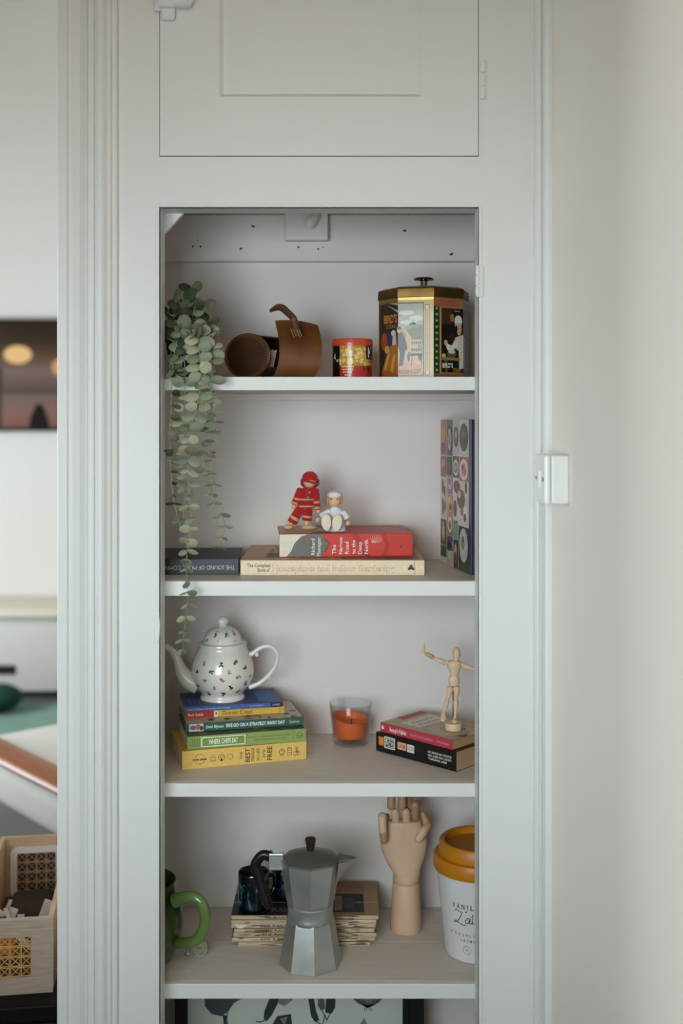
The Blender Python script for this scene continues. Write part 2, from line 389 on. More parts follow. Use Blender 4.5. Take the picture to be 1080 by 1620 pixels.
# upper cupboard door
dr = struct('door_1', 'white painted panelled door of the upper cupboard', 'door')
dx0, dx1, dz0, dz1 = -0.2868, 0.2158, CAM_Z+0.4135, 2.6
px0, px1, pz0, pz1 = -0.193, 0.128, CAM_Z+0.507, 2.45
M().box((dx0, -0.001, dz0), (px0, 0.012, dz1)).build('door_stile', WHITE, dr)
M().box((px1, -0.001, dz0), (dx1, 0.012, dz1)).build('door_stile', WHITE, dr)
M().box((px0, -0.001, dz0), (px1, 0.012, pz0)).build('door_rail', WHITE, dr)
M().box((px0, -0.001, pz1), (px1, 0.012, dz1)).build('door_rail', WHITE, dr)
m = M(); i = 0.006
o_ = [(px0, pz0), (px1, pz0), (px1, pz1), (px0, pz1)]; n_ = [(px0+i, pz0+i), (px1-i, pz0+i), (px1-i, pz1-i), (px0+i, pz1-i)]
m.faces([(x, 0.0, z) for x, z in o_]+[(x, 0.0065, z) for x, z in n_], [(0, 1, 5, 4), (1, 2, 6, 5), (2, 3, 7, 6), (3, 0, 4, 7), (4, 5, 6, 7)])
m.build('door_panel', WHITE, dr, 10)
kn = M()
kn.box((-0.290, -0.020, CAM_Z+0.643), (-0.236, -0.001, CAM_Z+0.662), 0.006, 3)
kn.box((-0.2845, -0.011, CAM_Z+0.626), (-0.262, 0.0, CAM_Z+0.66), 0.004, 3)
kn.box((-0.296, -0.008, CAM_Z+0.640), (-0.283, 0.0, CAM_Z+0.70), 0.003, 2)
kn.tube([(-0.238, -0.014, CAM_Z+0.655), (-0.244, -0.018, CAM_Z+0.652), (-0.262, -0.020, CAM_Z+0.650)], [.007, .008, .007], 12, 4)
kn.build('turn_latch', WHITE, dr, label='white painted turn latch')
h = M()
for k in range(3): h.limb((0.2235, -0.003, CAM_Z+0.502+k*0.021), (0.2235, -0.003, CAM_Z+0.5215+k*0.021), [(0, .0025), (.05, .0042), (.95, .0042), (1, .0025)], 10)
h.box((0.219, -0.003, CAM_Z+0.503), (0.230, 0.002, CAM_Z+0.563), 0.001).build('door_hinge', WHITE, dr, label='hinge painted over in white')

# light switch on the right wall
sw = thing('light_switch', 'white surface-mounted light switch box on the right wall', 'switch', (XR, -0.113, CAM_Z-0.091))
PLAST = mat('white_plastic', (232, 232, 226), 0.3, var=0.01)
M().box((-0.026, -0.037, -0.0355), (0, 0.037, 0.0355), 0.003, 3).build('back_box', PLAST, sw)
M().box((-0.036, -0.038, -0.0365), (-0.0265, 0.038, 0.0365), 0.004, 3).build('face_plate', PLAST, sw)
M().box((-0.0395, -0.009, -0.014), (-0.035, 0.009, 0.014), 0.002).build('rocker', PLAST, sw)
for yy in (-0.028, 0.028):
    M().lathe([(0.003, 0), (0.003, .001), (.002, .0015)], 10, Matrix.Translation((-0.036, yy, 0)) @ Matrix.Rotation(-PI/2, 4, 'Y')).build('screw', mat('screw_grey', (120, 120, 116), 0.4, 0.6), sw)

# ---------------------------------------------------------------- shelves
def zr(py): return CAM_Z+(HORIZON-py)*S(FT)
SZ = [zr(596), zr(919.5), zr(1239.5), zr(1557)]
SB = [zr(617.5), zr(943), zr(1261), zr(1580.5)]
SLAB = ['uppermost white shelf carrying the trailing plant and tins', 'second white shelf carrying the dolls and the tall cookbook', 'third white shelf carrying the teapot and candle', 'lowest white shelf carrying the coffee pot and wooden hand']
SEAM = [0.2, 0.2, gnd(500, 1198, SZ[2]).y, gnd(700, 1490, SZ[3]).y]
for k in range(4):
    sh = thing('shelf', SLAB[k], 'shelf', (0, 0, SZ[k]), group='cupboard shelves')
    th = SB[k]-SZ[k]
    M().box((XL, FT+0.012, th), (XR, SEAM[k]-0.0008, 0), 0.0006).build('board', SHELFT, sh)
    M().box((XL, SEAM[k]+0.0008, th), (XR, BACK, -0.0004), 0.0006).build('board', SHELFT, sh)
    M().box((XL, FT, th), (XR, FT+0.0125, 0), 0.0012).build('front_lipping', WHITE, sh)
    M().box((XL, BACK-0.02, th-0.012), (XR, BACK, th), 0.001).build('support_batten', INNER, sh)

# ================================================================ THE FAR ROOM
tv = thing('television', 'dark wall-mounted television with a warm room reflection painted on its glowing screen', 'television', (-1.9, 4.70, 1.42))
tw = 1.24; TX1 = at(97, 600, 4.68).x+1.9; TX0 = TX1-tw; TH = 0.64
M().box((TX0, -0.01, 0), (TX1, 0.035, TH), 0.006).build('casing', mat('tv_black', (14, 13, 13), 0.35), tv)
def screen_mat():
    m = bpy.data.materials.new('tv_painted_reflection'); m.use_nodes = True; nt = m.node_tree; b = nt.nodes['Principled BSDF']
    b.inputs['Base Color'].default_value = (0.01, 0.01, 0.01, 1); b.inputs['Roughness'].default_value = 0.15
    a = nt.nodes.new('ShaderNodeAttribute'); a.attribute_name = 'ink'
    nt.links.new(a.outputs['Color'], b.inputs['Emission Color']); b.inputs['Emission Strength'].default_value = 0.8  # screen glows to carry the painted room reflection
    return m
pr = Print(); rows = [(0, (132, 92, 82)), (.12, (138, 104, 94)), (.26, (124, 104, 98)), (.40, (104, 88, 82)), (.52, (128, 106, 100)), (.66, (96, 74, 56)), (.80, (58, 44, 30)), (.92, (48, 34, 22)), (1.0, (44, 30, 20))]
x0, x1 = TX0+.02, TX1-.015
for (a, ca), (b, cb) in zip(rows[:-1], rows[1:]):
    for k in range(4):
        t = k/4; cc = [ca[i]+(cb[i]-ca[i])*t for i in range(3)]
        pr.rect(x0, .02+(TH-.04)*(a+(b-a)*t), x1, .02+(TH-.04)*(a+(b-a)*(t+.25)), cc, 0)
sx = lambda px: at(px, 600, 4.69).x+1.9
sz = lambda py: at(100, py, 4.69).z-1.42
pr.oval(sx(28), sz(561), .080, .052, (250, 205, 140), 2, 20); pr.oval(sx(96), sz(581), .05, .050, (225, 165, 110), 2, 20)  # reflected lamps and a silhouette, painted into the screen colour
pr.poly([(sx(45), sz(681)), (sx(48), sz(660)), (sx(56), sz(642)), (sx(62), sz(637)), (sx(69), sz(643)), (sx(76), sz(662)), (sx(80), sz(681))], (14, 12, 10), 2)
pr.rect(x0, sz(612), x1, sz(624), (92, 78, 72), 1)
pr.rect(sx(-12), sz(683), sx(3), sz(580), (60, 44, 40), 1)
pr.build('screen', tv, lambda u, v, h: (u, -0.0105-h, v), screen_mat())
cbn = thing('media_cabinet', 'low white media cabinet standing under the television', 'cabinet', (-2.2, 4.4, 0))
CB = mat('cabinet_white', (214, 212, 210), 0.5, var=0.02)
M().box((-1.2, -0.12, 0.035), (0.95, 0.33, 0.435), 0.006).build('body', CB, cbn)
M().box((-1.23, -0.16, 0.43), (0.98, 0.34, 0.475), 0.012, 3).build('top', mat('cabinet_top', (228, 220, 204), 0.5, var=0.02), cbn)
for xx in (-1.1, 0.85): M().box((xx-.03, -0.08, 0), (xx+.03, 0.3, 0.036)).build('foot', CB, cbn)
xh = at(24, 1080, 4.27).x+2.2
M().box((xh-0.4, -0.128, 0.125), (xh, -0.118, 0.175), 0.003).build('handle_slot', DARK, cbn)
rug = M().box((-1.2, -0.42, 0), (0.9, 0.42, 0.012), 0.004).build('rug', mat('green_rug', (66, 128, 108), 0.95, var=0.12, scale=9, bump=0.3, bscale=300, sheen=.3), loc=(-2.1, 3.72, 0))
tag(rug, 'green woven rug lying in front of the media cabinet', 'rug')
bn = thing('rug_shadow_form', 'dark green mound standing in for the shadow on the rug', 'shadow form', (at(-6, 1120, 3.95).x, 3.95, 0.0125))
M().ball((0, 0, 0.07), (0.13, 0.13, 0.07)).build('cover', mat('rug_shadow_green', (8, 62, 48), 0.9, var=.1, scale=30), bn)  # rounded form coloured as the dark green shadow on the rug

ch = thing('armchair', 'wooden armchair with white cushions facing the television', 'armchair', (-0.832, 1.245, 0), math.atan2(-0.28, 0.245))
WD = mat('teak_wood', (165, 98, 58), 0.38, var=0.16, scale=10, stretch=(2, 14, 14))
UPH = mat('white_upholstery', (224, 224, 220), 0.9, var=0.02, scale=20, bump=.1, bscale=300)
for yy in (0.0, 0.68):
    M().tube([(-.42, yy, .57), (-.2, yy, .565), (.05, yy, .566), (.3, yy, .566)], [.045, .05, .05, .045], 14, 5, (1.0, .38), up=(0, 1, 0)).build('armrest', WD, ch)
    M().tube([(-.33, yy, .55), (-.36, yy, .3), (-.38, yy, 0)], [.024, .022, .016], 10).build('leg', WD, ch)
    M().tube([(.2, yy, .55), (.26, yy, .3), (.33, yy, 0)], [.024, .022, .016], 10).build('leg', WD, ch)
M().box((-.36, .03, .40), (.30, .65, .43), .008).build('seat_frame', WD, ch)
M().box((-.44, -.03, .425), (.28, .71, .545), .04, 4).build('seat_cushion', UPH, ch)
M().box((-.08, -.36, -.09), (.08, .30, .12), .045, 4, Matrix.Translation((.34, .41, .62)) @ Matrix.Rotation(.25, 4, 'Y')).build('back_cushion', UPH, ch)
M().box((-.015, -.30, -.22), (.015, .30, .2), .01, 2, Matrix.Translation((.43, .35, .62)) @ Matrix.Rotation(.25, 4, 'Y')).build('back_frame', WD, ch)

# ---------------------------------------------------------------- side table and crate by the doorway
TZ = CAM_Z-0.983
st = thing('side_table', 'black side table in shadow under the cane crate', 'table', (-0.60, 0.33, 0), math.radians(8.2))
BLK = mat('black_lacquer', (6, 6, 6), 0.6, spec=.2)
M().box((-.26, -.24, TZ-.03), (.10, .26, TZ), .004).build('table_top', BLK, st)
for xx in (-.24, .06):
    for yy in (-.22, .22): M().box((xx, yy-.02, 0), (xx+.03, yy+.02, TZ-.03), .003).build('leg', BLK, st)
M().box((-.235, -.215, .05), (.075, .235, TZ-.03), .002).build('side_panel', BLK, st)
cr = thing('cane_crate', 'light wooden crate with woven cane windows on the black table', 'crate', (*gnd(84, 1570, TZ).xy, TZ+.0003), math.radians(8.2))
cr.location = ((84-540)*.00108, Yof(.00108), TZ+.0003)
OAK = mat('pale_oak', (196, 166, 130), 0.55, var=0.14, scale=9, stretch=(3, 3, 30), bump=.05)
OAKF = mat('greyed_oak', (176, 158, 140), 0.6, var=0.16, scale=8, stretch=(3, 3, 36), bump=.08)
CANE = mat('cane', (204, 160, 92), 0.6, var=.12, scale=60)
CW, CD, CH, ct_ = 0.145, 0.40, 0.128, 0.009
def framed(x0, x1, z0, z1, hx0, hx1, hz0, hz1):
    m = M()
    m.box((x0, 0, z0), (x1, ct_, hz0), .0006); m.box((x0, 0, hz1), (x1, ct_, z1), .0006)
    m.box((x0, 0, hz0), (hx0, ct_, hz1)); m.box((hx1, 0, hz0), (x1, ct_, hz1)); return m
def cane(parent, x0, x1, z0, z1, y, n, mm):
    """woven cane: paired straight strands both ways and diagonals"""
    m = M(); r = .0007; L = x1-x0; p = L/n; nz = max(1, round((z1-z0)/p))
    pz = (z1-z0)/nz
    for k in range(n+1):
        for d in (-.0012, .0012): m.box((x0+k*p+d-r, y-r, z0), (x0+k*p+d+r, y+r, z1))
    for k in range(nz+1):
        for d in (-.0012, .0012): m.box((x0, y-2*r, z0+k*pz+d-r), (x1, y, z0+k*pz+d+r))
    for k in range(-nz, n+1):
        for sg in (1, -1):
            pts = []
            for t in range(nz+1):
                xx = x0+(k+t)*p
                if x0-1e-6 <= xx <= x1+1e-6: pts.append((xx, y+2*r, z0+t*pz if sg > 0 else z1-t*pz))
            if len(pts) > 1: m.tube([pts[0], pts[-1]], r*1.2, 4, 1)
    o = m.build('cane_weave', mm, parent, 0); o['kind'] = 'stuff'; return o
f = framed(-CW, 0, 0, CH, -.108, -.036, .029, .098).build('front_panel', OAKF, cr)
cane(f, -.108, -.036, .029, .098, .004, 4, CANE)
for k in range(5): M().box((-.0075, -.0005, .012+k*.024), (0.0005, ct_, .0235+k*.024), .0003).build('finger_joint', OAKF, cr)
b_ = framed(-CW, 0, 0, CH, -.108, -.036, .029, .098).build('back_panel', OAK, cr, loc=(0, CD-ct_, 0))
M().box((-ct_, ct_, 0), (0, CD-ct_, CH), .0006).build('side_panel', OAK, cr)
M().box((-CW, ct_, 0), (-CW+ct_, CD-ct_, CH), .0006).build('side_panel', OAK, cr)
M().box((-CW+ct_, ct_, 0.001), (-ct_, CD-ct_, .008)).build('base', mat('crate_base', (90, 70, 52), .7), cr, 0)
# white-rimmed cane window inside the back
def rrect(x0, x1, z0, z1, r, n=5):
    P = []
    for cx, cz, a0 in ((x1-r, z1-r, 0), (x0+r, z1-r, PI/2), (x0+r, z0+r, PI), (x1-r, z0+r, 1.5*PI)):
        for k in range(n+1): a = a0+k/n*PI/2; P.append((cx+r*math.cos(a), cz+r*math.sin(a)))
    return P
A_ = rrect(-.125, -.022, .006, .110, .014); B_ = rrect(-.112, -.035, .019, .097, .004)
m = M(); rim = []
n = len(A_); V = [(x, y, z) for y in (-.007, -.001) for P in (A_, B_) for x, z in P]
F = []
for k in range(n):
    j = (k+1) % n
    F += [(k, j, n+j, n+k), (2*n+k, 3*n+k, 3*n+j, 2*n+j), (k, 2*n+k, 2*n+j, j), (n+k, n+j, 3*n+j, 3*n+k)]
m.faces(V, F).build('window_rim', mat('rim_white', (226, 214, 206), .4, var=.02), b_, 30)
M().box((-.114, -.0008, .017), (-.033, -.0001, .099)).build('hole_shade_sheet', DARK, b_, 0)  # dark sheet put in as the shade seen through the cane holes
cane(b_, -.112, -.035, .019, .097, -.003, 4, mat('cane_inner', (178, 140, 104), .6, var=.15, scale=60))
rnd = random.Random(5)
PAP = mat('paper_white', (206, 202, 196), .8, var=.04)
for k in range(12):
    w_, l_ = rnd.uniform(.012, .02), rnd.uniform(.035, .065)
    m = M(); bend = rnd.uniform(.15, .5)
    m.sheet(lambda u, v: ((w_*(u-.5), l_*(v-.5), l_*bend*(v-.5)**2), (0, -2*bend*(v-.5), 1)), 2, 5, .0008)
    o = m.build('paper_strip', PAP)
    o.matrix_world = cr.matrix_basis @ Matrix.Translation((-.118+.0085*k, .035+rnd.uniform(0, .13), .062+rnd.uniform(0, .022))) @ Matrix.Rotation(rnd.uniform(-1.0, 1.0), 4, 'Z') @ Matrix.Rotation(rnd.uniform(.2, .9), 4, 'X') @ Matrix.Rotation(rnd.uniform(-.5, .5), 4, 'Y')
    tag(o, 'folded white paper strip heaped inside the cane crate', 'paper', 'paper strips in the crate')
m = M().sheet(lambda u, v: ((.075*(u-.5), .03*(v-.5), .012*math.cos(2.4*(u-.5))), (0, 0, 1)), 8, 2, .001)
o = m.build('orange_card', mat('orange_card', (190, 110, 48), .6, var=.08)); o.matrix_world = cr.matrix_basis @ Matrix.Translation((-.105, .045, .062)) @ Matrix.Rotation(.9, 4, 'X')
tag(o, 'curled orange card at the front of the cane crate', 'card')
o = M().box((-.042, -.06, -.03), (.042, .06, .0), .012, 3).build('dark_pouch', mat('dark_pouch', (58, 50, 40), .8, var=.3, scale=20, bump=.3)); o.matrix_world = cr.matrix_basis @ Matrix.Translation((-.072, .29, .0395))
tag(o, 'dark crumpled pouch at the back of the cane crate', 'pouch')
# ================================================================ SHELF 1
def frame_of(ox, oy, k, Y, base):
    """crop coordinates (x,y) -> local point of a thing standing at base, dy metres deeper than Y"""
    def fn(x, y, dy=0.0):
        p = at(ox+x/k, oy+y/k, Y+dy); return p-Vector(base)
    return fn
# --- trailing eucalyptus
PY_ = 0.145
pl = thing('trailing_plant', 'artificial eucalyptus trailing from a black pot down the left of the cupboard', 'plant', (at(299, 596, PY_).x, PY_, SZ[0]))
pb = Vector(pl.location)
POTM = mat('black_pot', (14, 14, 13), .5)
m = M().lathe([(.030, 0), (.032, .002), (.0395, .062), (.043, .064), (.0435, .082), (.041, .083), (.039, .06), (.036, .055)], 28)
m.build('pot', POTM, pl)
M().lathe([(.0385, .0555), (.038, .062), (.012, .068)], 20).build('foliage_foam', mat('moss', (44, 50, 32), .95, var=.3, scale=80, bump=.5), pl)
STEM = mat('stem_green', (146, 150, 118), .6, var=.08)
LEAFM = [mat('leaf_a', (122, 130, 102), .6, var=.18, scale=60), mat('leaf_b', (144, 151, 128), .6, var=.14, scale=60), mat('leaf_c', (86, 95, 68), .6, var=.2, scale=60), mat('leaf_d', (170, 170, 140), .6, var=.12, scale=60), mat('leaf_e', (58, 68, 48), .6, var=.2, scale=60)]
def leaf_mesh(name, m, w, cup, point):
    mm = M(); N = 12; rim = []; R2 = []
    def P(x, y): return Vector((x, y, cup*((x-.5)**2+y*y)*1.6+.06*math.sin(3*x)*cup))
    for k in range(N):
        a = 2*PI*k/N; c_, s2 = math.cos(a), math.sin(a)
        x = .5+.5*c_; y = w*.5*s2*(1-point*.55*max(c_, 0)**2)
        rim.append((x, y))
    top = [P(.5, 0)]+[P(.5+(x-.5)*.55, y*.55) for x, y in rim]+[P(x, y) for x, y in rim]
    th = Vector((0, 0, .025))
    V = top+[p-th for p in top]; o = len(top); F = []
    for k in range(N):
        j = (k+1) % N
        F += [(0, 1+k, 1+j), (1+k, 1+N+k, 1+N+j, 1+j), (o, o+1+j, o+1+k), (o+1+k, o+1+j, o+1+N+j, o+1+N+k), (1+N+k, o+1+N+k, o+1+N+j, 1+N+j)]
    mm.faces(V, F); return mm.mesh(name, m, 60)
LEAVES = []
for k, m in enumerate(LEAFM):
    LEAVES.append([leaf_mesh('leaf', m, .92, .35, .1), leaf_mesh('leaf', m, .8, -.3, .3)])
    LEAVES[-1].append(leaf_mesh('leaf', m, .62, .3, .8))
rl = random.Random(11)
XLIM = OX0+.002
def add_leaf(stem, p, d, nrm, size, tone, shape):
    d = d.normalized(); z = (nrm-d*nrm.dot(d))
    if z.length < 1e-4: z = d.orthogonal()
    z.normalize(); y = z.cross(d)
    tip = p+d*size
    wp = pb+p
    if pb.y+min(p.y, tip.y)-size*.4 < FT+.004 and pb.x+min(p.x, tip.x)-size*.25 < XLIM:     # keep clear of the stile
        d = Vector((abs(d.x), d.y, d.z)); tip = p+d*size; y = z.cross(d)
        if pb.x+p.x-size*.5 < XLIM: d = Vector((.75, -.5, d.z*.5)).normalized(); z = (z-d*z.dot(d)).normalized(); y = z.cross(d)
    mt = Matrix.Identity(4)
    for i, v in enumerate((d, y, z)):
        for r in range(3): mt[r][i] = v[r]*size
    mt.translation = p
    o = bpy.data.objects.new('leaf', LEAVES[tone][shape]); COL.objects.link(o); o.parent = stem; o.matrix_local = mt
def stem_path(pts):
    P = [at(a, b, Y)-pb for a, b, Y in pts]; Q = []
    for i in range(len(P)-1):
        p0 = P[max(i-1, 0)]; p1 = P[i]; p2 = P[i+1]; p3 = P[min(i+2, len(P)-1)]
        for k in range(8):
            t = k/8; Q.append(0.5*((2*p1)+(p2-p0)*t+(2*p0-5*p1+4*p2-p3)*t*t+(3*p1-p0-3*p2+p3)*t**3))
    return Q+[P[-1]]
def vine(pts, sizes, gap, tones, face, start=0.0, thick=.0008):
    """sizes (top, bottom) leaf length; face (top, bottom) 1 = leaves face the room, 0 = seen edge on"""
    Q = stem_path(pts); L = [0]
    for a, b in zip(Q[:-1], Q[1:]): L.append(L[-1]+(b-a).length)
    st_ = M().tube(Q, [thick*(1-.4*i/len(Q)) for i in range(len(Q))], 6, 1).build('stem', STEM, pl)
    t = start*L[-1]; n = 0
    while t <= L[-1]:
        i = max(k for k in range(len(L)) if L[k] <= t+1e-9); i = min(i, len(Q)-2)
        f = (t-L[i])/max(L[i+1]-L[i], 1e-6); p = Q[i].lerp(Q[i+1], f); ax = (Q[i+1]-Q[i]).normalized()
        u = t/L[-1]; sz_ = (sizes[0]+(sizes[1]-sizes[0])*u)*rl.uniform(.8, 1.2); fc = face[0]+(face[1]-face[0])*u
        base = rl.uniform(-.5, .5)+(0 if n % 2 == 0 else rl.choice((PI/2, .5)))
        for sg in (0, PI):
            a = base+sg
            out = Vector((math.cos(a), -abs(math.sin(a))*.8 if rl.random() < .8 else .4*math.sin(a), 0))
            d = out+ax*rl.uniform(.05, .55)
            nr = Vector((rl.uniform(-.5, .5), -1, rl.uniform(-.3, .6)))*fc+(Vector((rl.uniform(-.4, .4), rl.uniform(-.5, .1), 1)))*(1-fc)
            add_leaf(st_, p, d, nr, sz_*rl.uniform(.8, 1.15), rl.choice(tones), 2 if (fc < .45 and rl.random() < .6) else rl.choice((0, 1)))
        t += gap*(1+.12*u)*rl.uniform(.8, 1.2); n += 1
FY = .030
vine([(296, 515, .12), (288, 525, .06), (277, 552, FY+.01), (272, 600, FY), (270, 660, FY), (269, 720, FY), (273, 780, FY), (281, 818, FY), (286, 836, FY)], (.024, .013), .0165, (0, 2, 0, 2, 4), (.9, .0), .08)
vine([(305, 512, .12), (312, 525, .05), (315, 555, .025), (318, 600, .022), (312, 640, .022), (300, 690, .02), (298, 740, .02), (299, 790, .02), (302, 830, .02), (297, 860, .02), (295, 900, .02), (297, 945, .02), (293, 985, .02), (290, 1010, .02), (289, 1038, .022)], (.026, .013), .0165, (1, 3, 1, 3, 0), (1, .05), .05)
vine([(318, 512, .13), (330, 530, .06), (334, 570, .028), (336, 620, .028), (340, 665, .028), (337, 710, .028), (334, 745, .028), (338, 775, .028), (340, 800, .028)], (.025, .0125), .0165, (0, 3, 1, 0), (.9, .0), .08)
vine([(310, 520, .1), (322, 560, .04), (326, 620, .034), (330, 690, .034), (322, 740, .034), (330, 778, .034), (345, 806, .034), (355, 828, .034), (352, 850, .034), (346, 868, .034)], (.023, .014), .0195, (1, 0, 3), (.9, .1), .1)
vine([(288, 520, .1), (291, 560, .045), (293, 610, .036), (290, 670, .036), (296, 730, .036), (292, 790, .036), (288, 830, .036)], (.024, .016), .021, (1, 3, 0, 1), (1, .2), .1)
vine([(280, 520, .1), (270, 560, .05), (268, 592, .038)], (.025, .022), .017, (0, 2, 1), (1, .8), .1)
# crown above the pot
for k, pts in enumerate([[(300, 520, .15), (306, 480, .14), (303, 448, .13)], [(295, 520, .15), (287, 490, .13), (281, 470, .12)], [(288, 522, .14), (272, 505, .13), (262, 485, .13)],
                         [(310, 520, .14), (322, 495, .13), (322, 475, .13)], [(315, 522, .13), (330, 510, .12), (336, 500, .12)], [(302, 522, .13), (305, 500, .10), (308, 480, .09)],
                         [(296, 524, .12), (285, 512, .09), (275, 510, .08)], [(310, 524, .11), (324, 520, .08), (333, 525, .07)], [(300, 526, .1), (303, 520, .06), (304, 535, .04)]]):
    vine(pts, (.026, .022), .0135, (2, 0, 4, 2) if k < 6 else (0, 1, 2), (.6, .95), .2)

# --- leather roll case
LY = 0.19
lc = thing('leather_case', 'open brown leather barrel case with upright flap and strap', 'case', (at(430, 596, LY).x, LY, SZ[0]))
fb = frame_of(340, 475, 4.154, LY, lc.location)
LEA = mat('brown_leather', (104, 60, 22), .5, var=.38, scale=22, bump=.12, bscale=240)
LED = mat('dark_leather', (64, 38, 20), .45, var=.25, scale=22, bump=.12, bscale=240)
LEI = mat('inner_leather', (38, 26, 18), .7, var=.2)
# barrel: axis runs back to the right, disc end faces the viewer
axd = Vector((.46, .89, 0)).normalized(); e1 = Vector((0, 0, 1)); e2 = axd.cross(e1)
cen = fb(212, 372, -.02); rz = .0385; cen.z = rz+.0015
Rm = Matrix.Translation(cen) @ Matrix(((-e2.x, e1.x, axd.x, 0), (-e2.y, e1.y, axd.y, 0), (-e2.z, e1.z, axd.z, 0), (0, 0, 0, 1))) @ Matrix.Diagonal((1.17, 1, 1, 1))
m = M()
R_o, R_i, L_ = rz, rz-.003, .100
def ringp(r, z, a0=0.0, a1=2*PI, n=36): return [Rm @ Vector((r*math.cos(a0+(a1-a0)*k/n), r*math.sin(a0+(a1-a0)*k/n), z)) for k in range(n+1)]
def shell(u, v):       # body: open slot on top right
    a = math.radians(212)+math.radians(262)*u; nn = Vector((math.cos(a), math.sin(a), 0))
    return Rm @ (nn*(R_o-.0015)+Vector((0, 0, L_*v))), (Rm.to_3x3() @ nn)
m.sheet(shell, 40, 4, .003).build('barrel', LED, lc)
M().lathe([(R_o-.0005, -.0022), (R_o+.001, -.001), (R_o+.001, .002), (R_o-.001, .0025)], 44, Rm, caps=True).build('end_disc', mat('disc_leather', (70, 41, 20), .42, var=.25, scale=22, bump=.12, bscale=240), lc)
M().lathe([(R_o-.0035, -.0022), (R_o-.0025, -.0034), (R_o-.001, -.0034), (R_o, -.002)], 44, Rm, caps=False).build('end_piping', LEA, lc)
m = M()
for k in range(26):
    a = math.radians(60)+k/26*math.radians(220); p0 = Rm @ Vector((math.cos(a)*(R_o-.0052), math.sin(a)*(R_o-.0052), -.0028)); p1 = Rm @ Vector((math.cos(a+.045)*(R_o-.0052), math.sin(a+.045)*(R_o-.0052), -.0028))
    m.tube([p0, p1], .0005, 5, 1)
m.build('stitching', mat('thread', (170, 120, 62), .7), lc)
M().lathe([(R_o-.001, L_-.003), (R_o+.0006, L_-.001), (R_o-.001, L_)], 40, Rm).build('end_disc', LED, lc)
# flap: a broad curved panel standing up at the right
def flap(u, v):
    x0 = 372+(395-372)*0; xl = [378, 425, 424, 396]; xr = [652, 700, 704, 676]
    def cub(a, t): return a[0]*(1-t)**3+3*a[1]*t*(1-t)**2+3*a[2]*t*t*(1-t)+a[3]*t**3
    xl = [366, 452, 424, 394]; xr = [640, 716, 716, 674]
    X = cub(xl, v)+(cub(xr, v)-cub(xl, v))*u
    ytop = 134+30*u*u+8*math.sin(PI*u)*-1; Yb = 528
    yy = Yb+(ytop-Yb)*v
    dy = -.042+.022*math.sin(PI*min(1, v*1.05))*-1+.03*v+.012*u
    p = fb(X, yy, dy)
    return p, Vector((.1, -1, .1)).normalized()
M().sheet(flap, 14, 18, .003).build('flap', LEA, lc)
zf = lambda x, y, dy: fb(x, y, dy)
sp = [(548, 235, -.045), (530, 175, -.042), (515, 120, -.040), (478, 82, -.046), (440, 50, -.052), (405, 48, -.055), (360, 72, -.058)]
P = [zf(*a) for a in sp]
m = M().tube(P, [.0062, .0062, .006, .006, .0064, .006, .0028], 10, 5, (1, .25), up=(1, 0, .5)); m.build('strap', mat('strap_leather', (78, 44, 22), .5, var=.2, scale=30), lc)
for xo in (-24, 14):
    m = M()
    for (xa, ya), (xb, yb) in (((522, 190), (545, 245)), ((538, 190), (558, 240))):
        m.tube([zf(xa+xo, ya, -.049), zf(xb+xo, yb, -.049)], .0008, 6, 1)
    m.build('slot_stitch', mat('gold_thread', (150, 112, 62), .5), lc)
for k in range(5):
    p0 = cen+e2*.036+axd*(.014+.0055*k)+Vector((0, 0, .010-.002*(k % 2))); p1 = cen+e2*.030+axd*(.013+.0055*k)+Vector((0, 0, -.018))
    o = M().capsule(p0, p1, .0018, .0018, 8).build('matchstick', mat('cream_stick', (226, 212, 186), .6, var=.04)); o.location = lc.location
    tag(o, 'cream stick packed upright inside the leather case', 'stick', 'sticks inside the leather case')

# --- round snack tin
CY_ = 0.18
can = thing('snack_tin', 'small round red tin printed with yellow popcorn', 'tin', (at(557, 596, CY_).x, CY_, SZ[0]))
cr_ = 31.2*S(CY_); ch_ = at(557, 545.5, CY_-cr_).z-SZ[0]; ct2 = at(557, 535, CY_-cr_).z-SZ[0]
M().lathe([(cr_-.001, 0), (cr_, .0008), (cr_, ch_-.0005), (cr_-.001, ch_)], 48).build('body', mat('tin_red', (196, 42, 30), .3, var=.04, coat=.3), can)
M().lathe([(cr_+.0012, ch_-.001), (cr_+.0014, ch_), (cr_+.0012, ct2-.0015), (cr_+.0004, ct2), (cr_-.003, ct2), (cr_-.0045, ct2-.0012)], 48).build('lid', mat('tin_lid', (206, 72, 46), .35, var=.06, coat=.3), can)
pr = Print(); W1 = math.radians
yb_ = .38*ch_
pr.rect(W1(-100), .001, W1(-39), ch_-.001, (18, 17, 16), 0, 12)
pr.rect(W1(-39), yb_, W1(95), ch_-.001, (176, 140, 52), 0, 22)
rp = random.Random(3)
for k in range(150):
    a = W1(rp.uniform(-37, 92)); v = rp.uniform(yb_+.003, ch_-.004); c0 = rp.choice([(230, 190, 104), (214, 166, 76), (240, 208, 132), (200, 148, 62)])
    pr.oval(a, v, rp.uniform(.06, .10), rp.uniform(.0022, .0036), c0, 1+k*.02, 9)
pr.poly([(W1(-86), .026), (W1(-46), .028), (W1(-44), .034), (W1(-56), .033), (W1(-58), .045), (W1(-66), .036), (W1(-74), .036)], (222, 220, 214), 1)
pr.rect(W1(42), .0335, W1(84), .0575, (22, 28, 48), 5, 8)
pr.text('K', W1(60), .0455, .017, (240, 236, 220), 6, w=.36, bold=.02)
for k, w in enumerate((.62, .58, .48, .3)):
    x = W1(-14)-w/2
    while x < W1(-14)+w/2-.03: q2 = rp.uniform(.03, .09); pr.rect(x, .0192-.0047*k, x+q2, .0218-.0047*k, (244, 214, 186), 2); x += q2+.025
pr.text('PE', W1(48), .0165, .0105, (74, 16, 14), 2, w=.55)
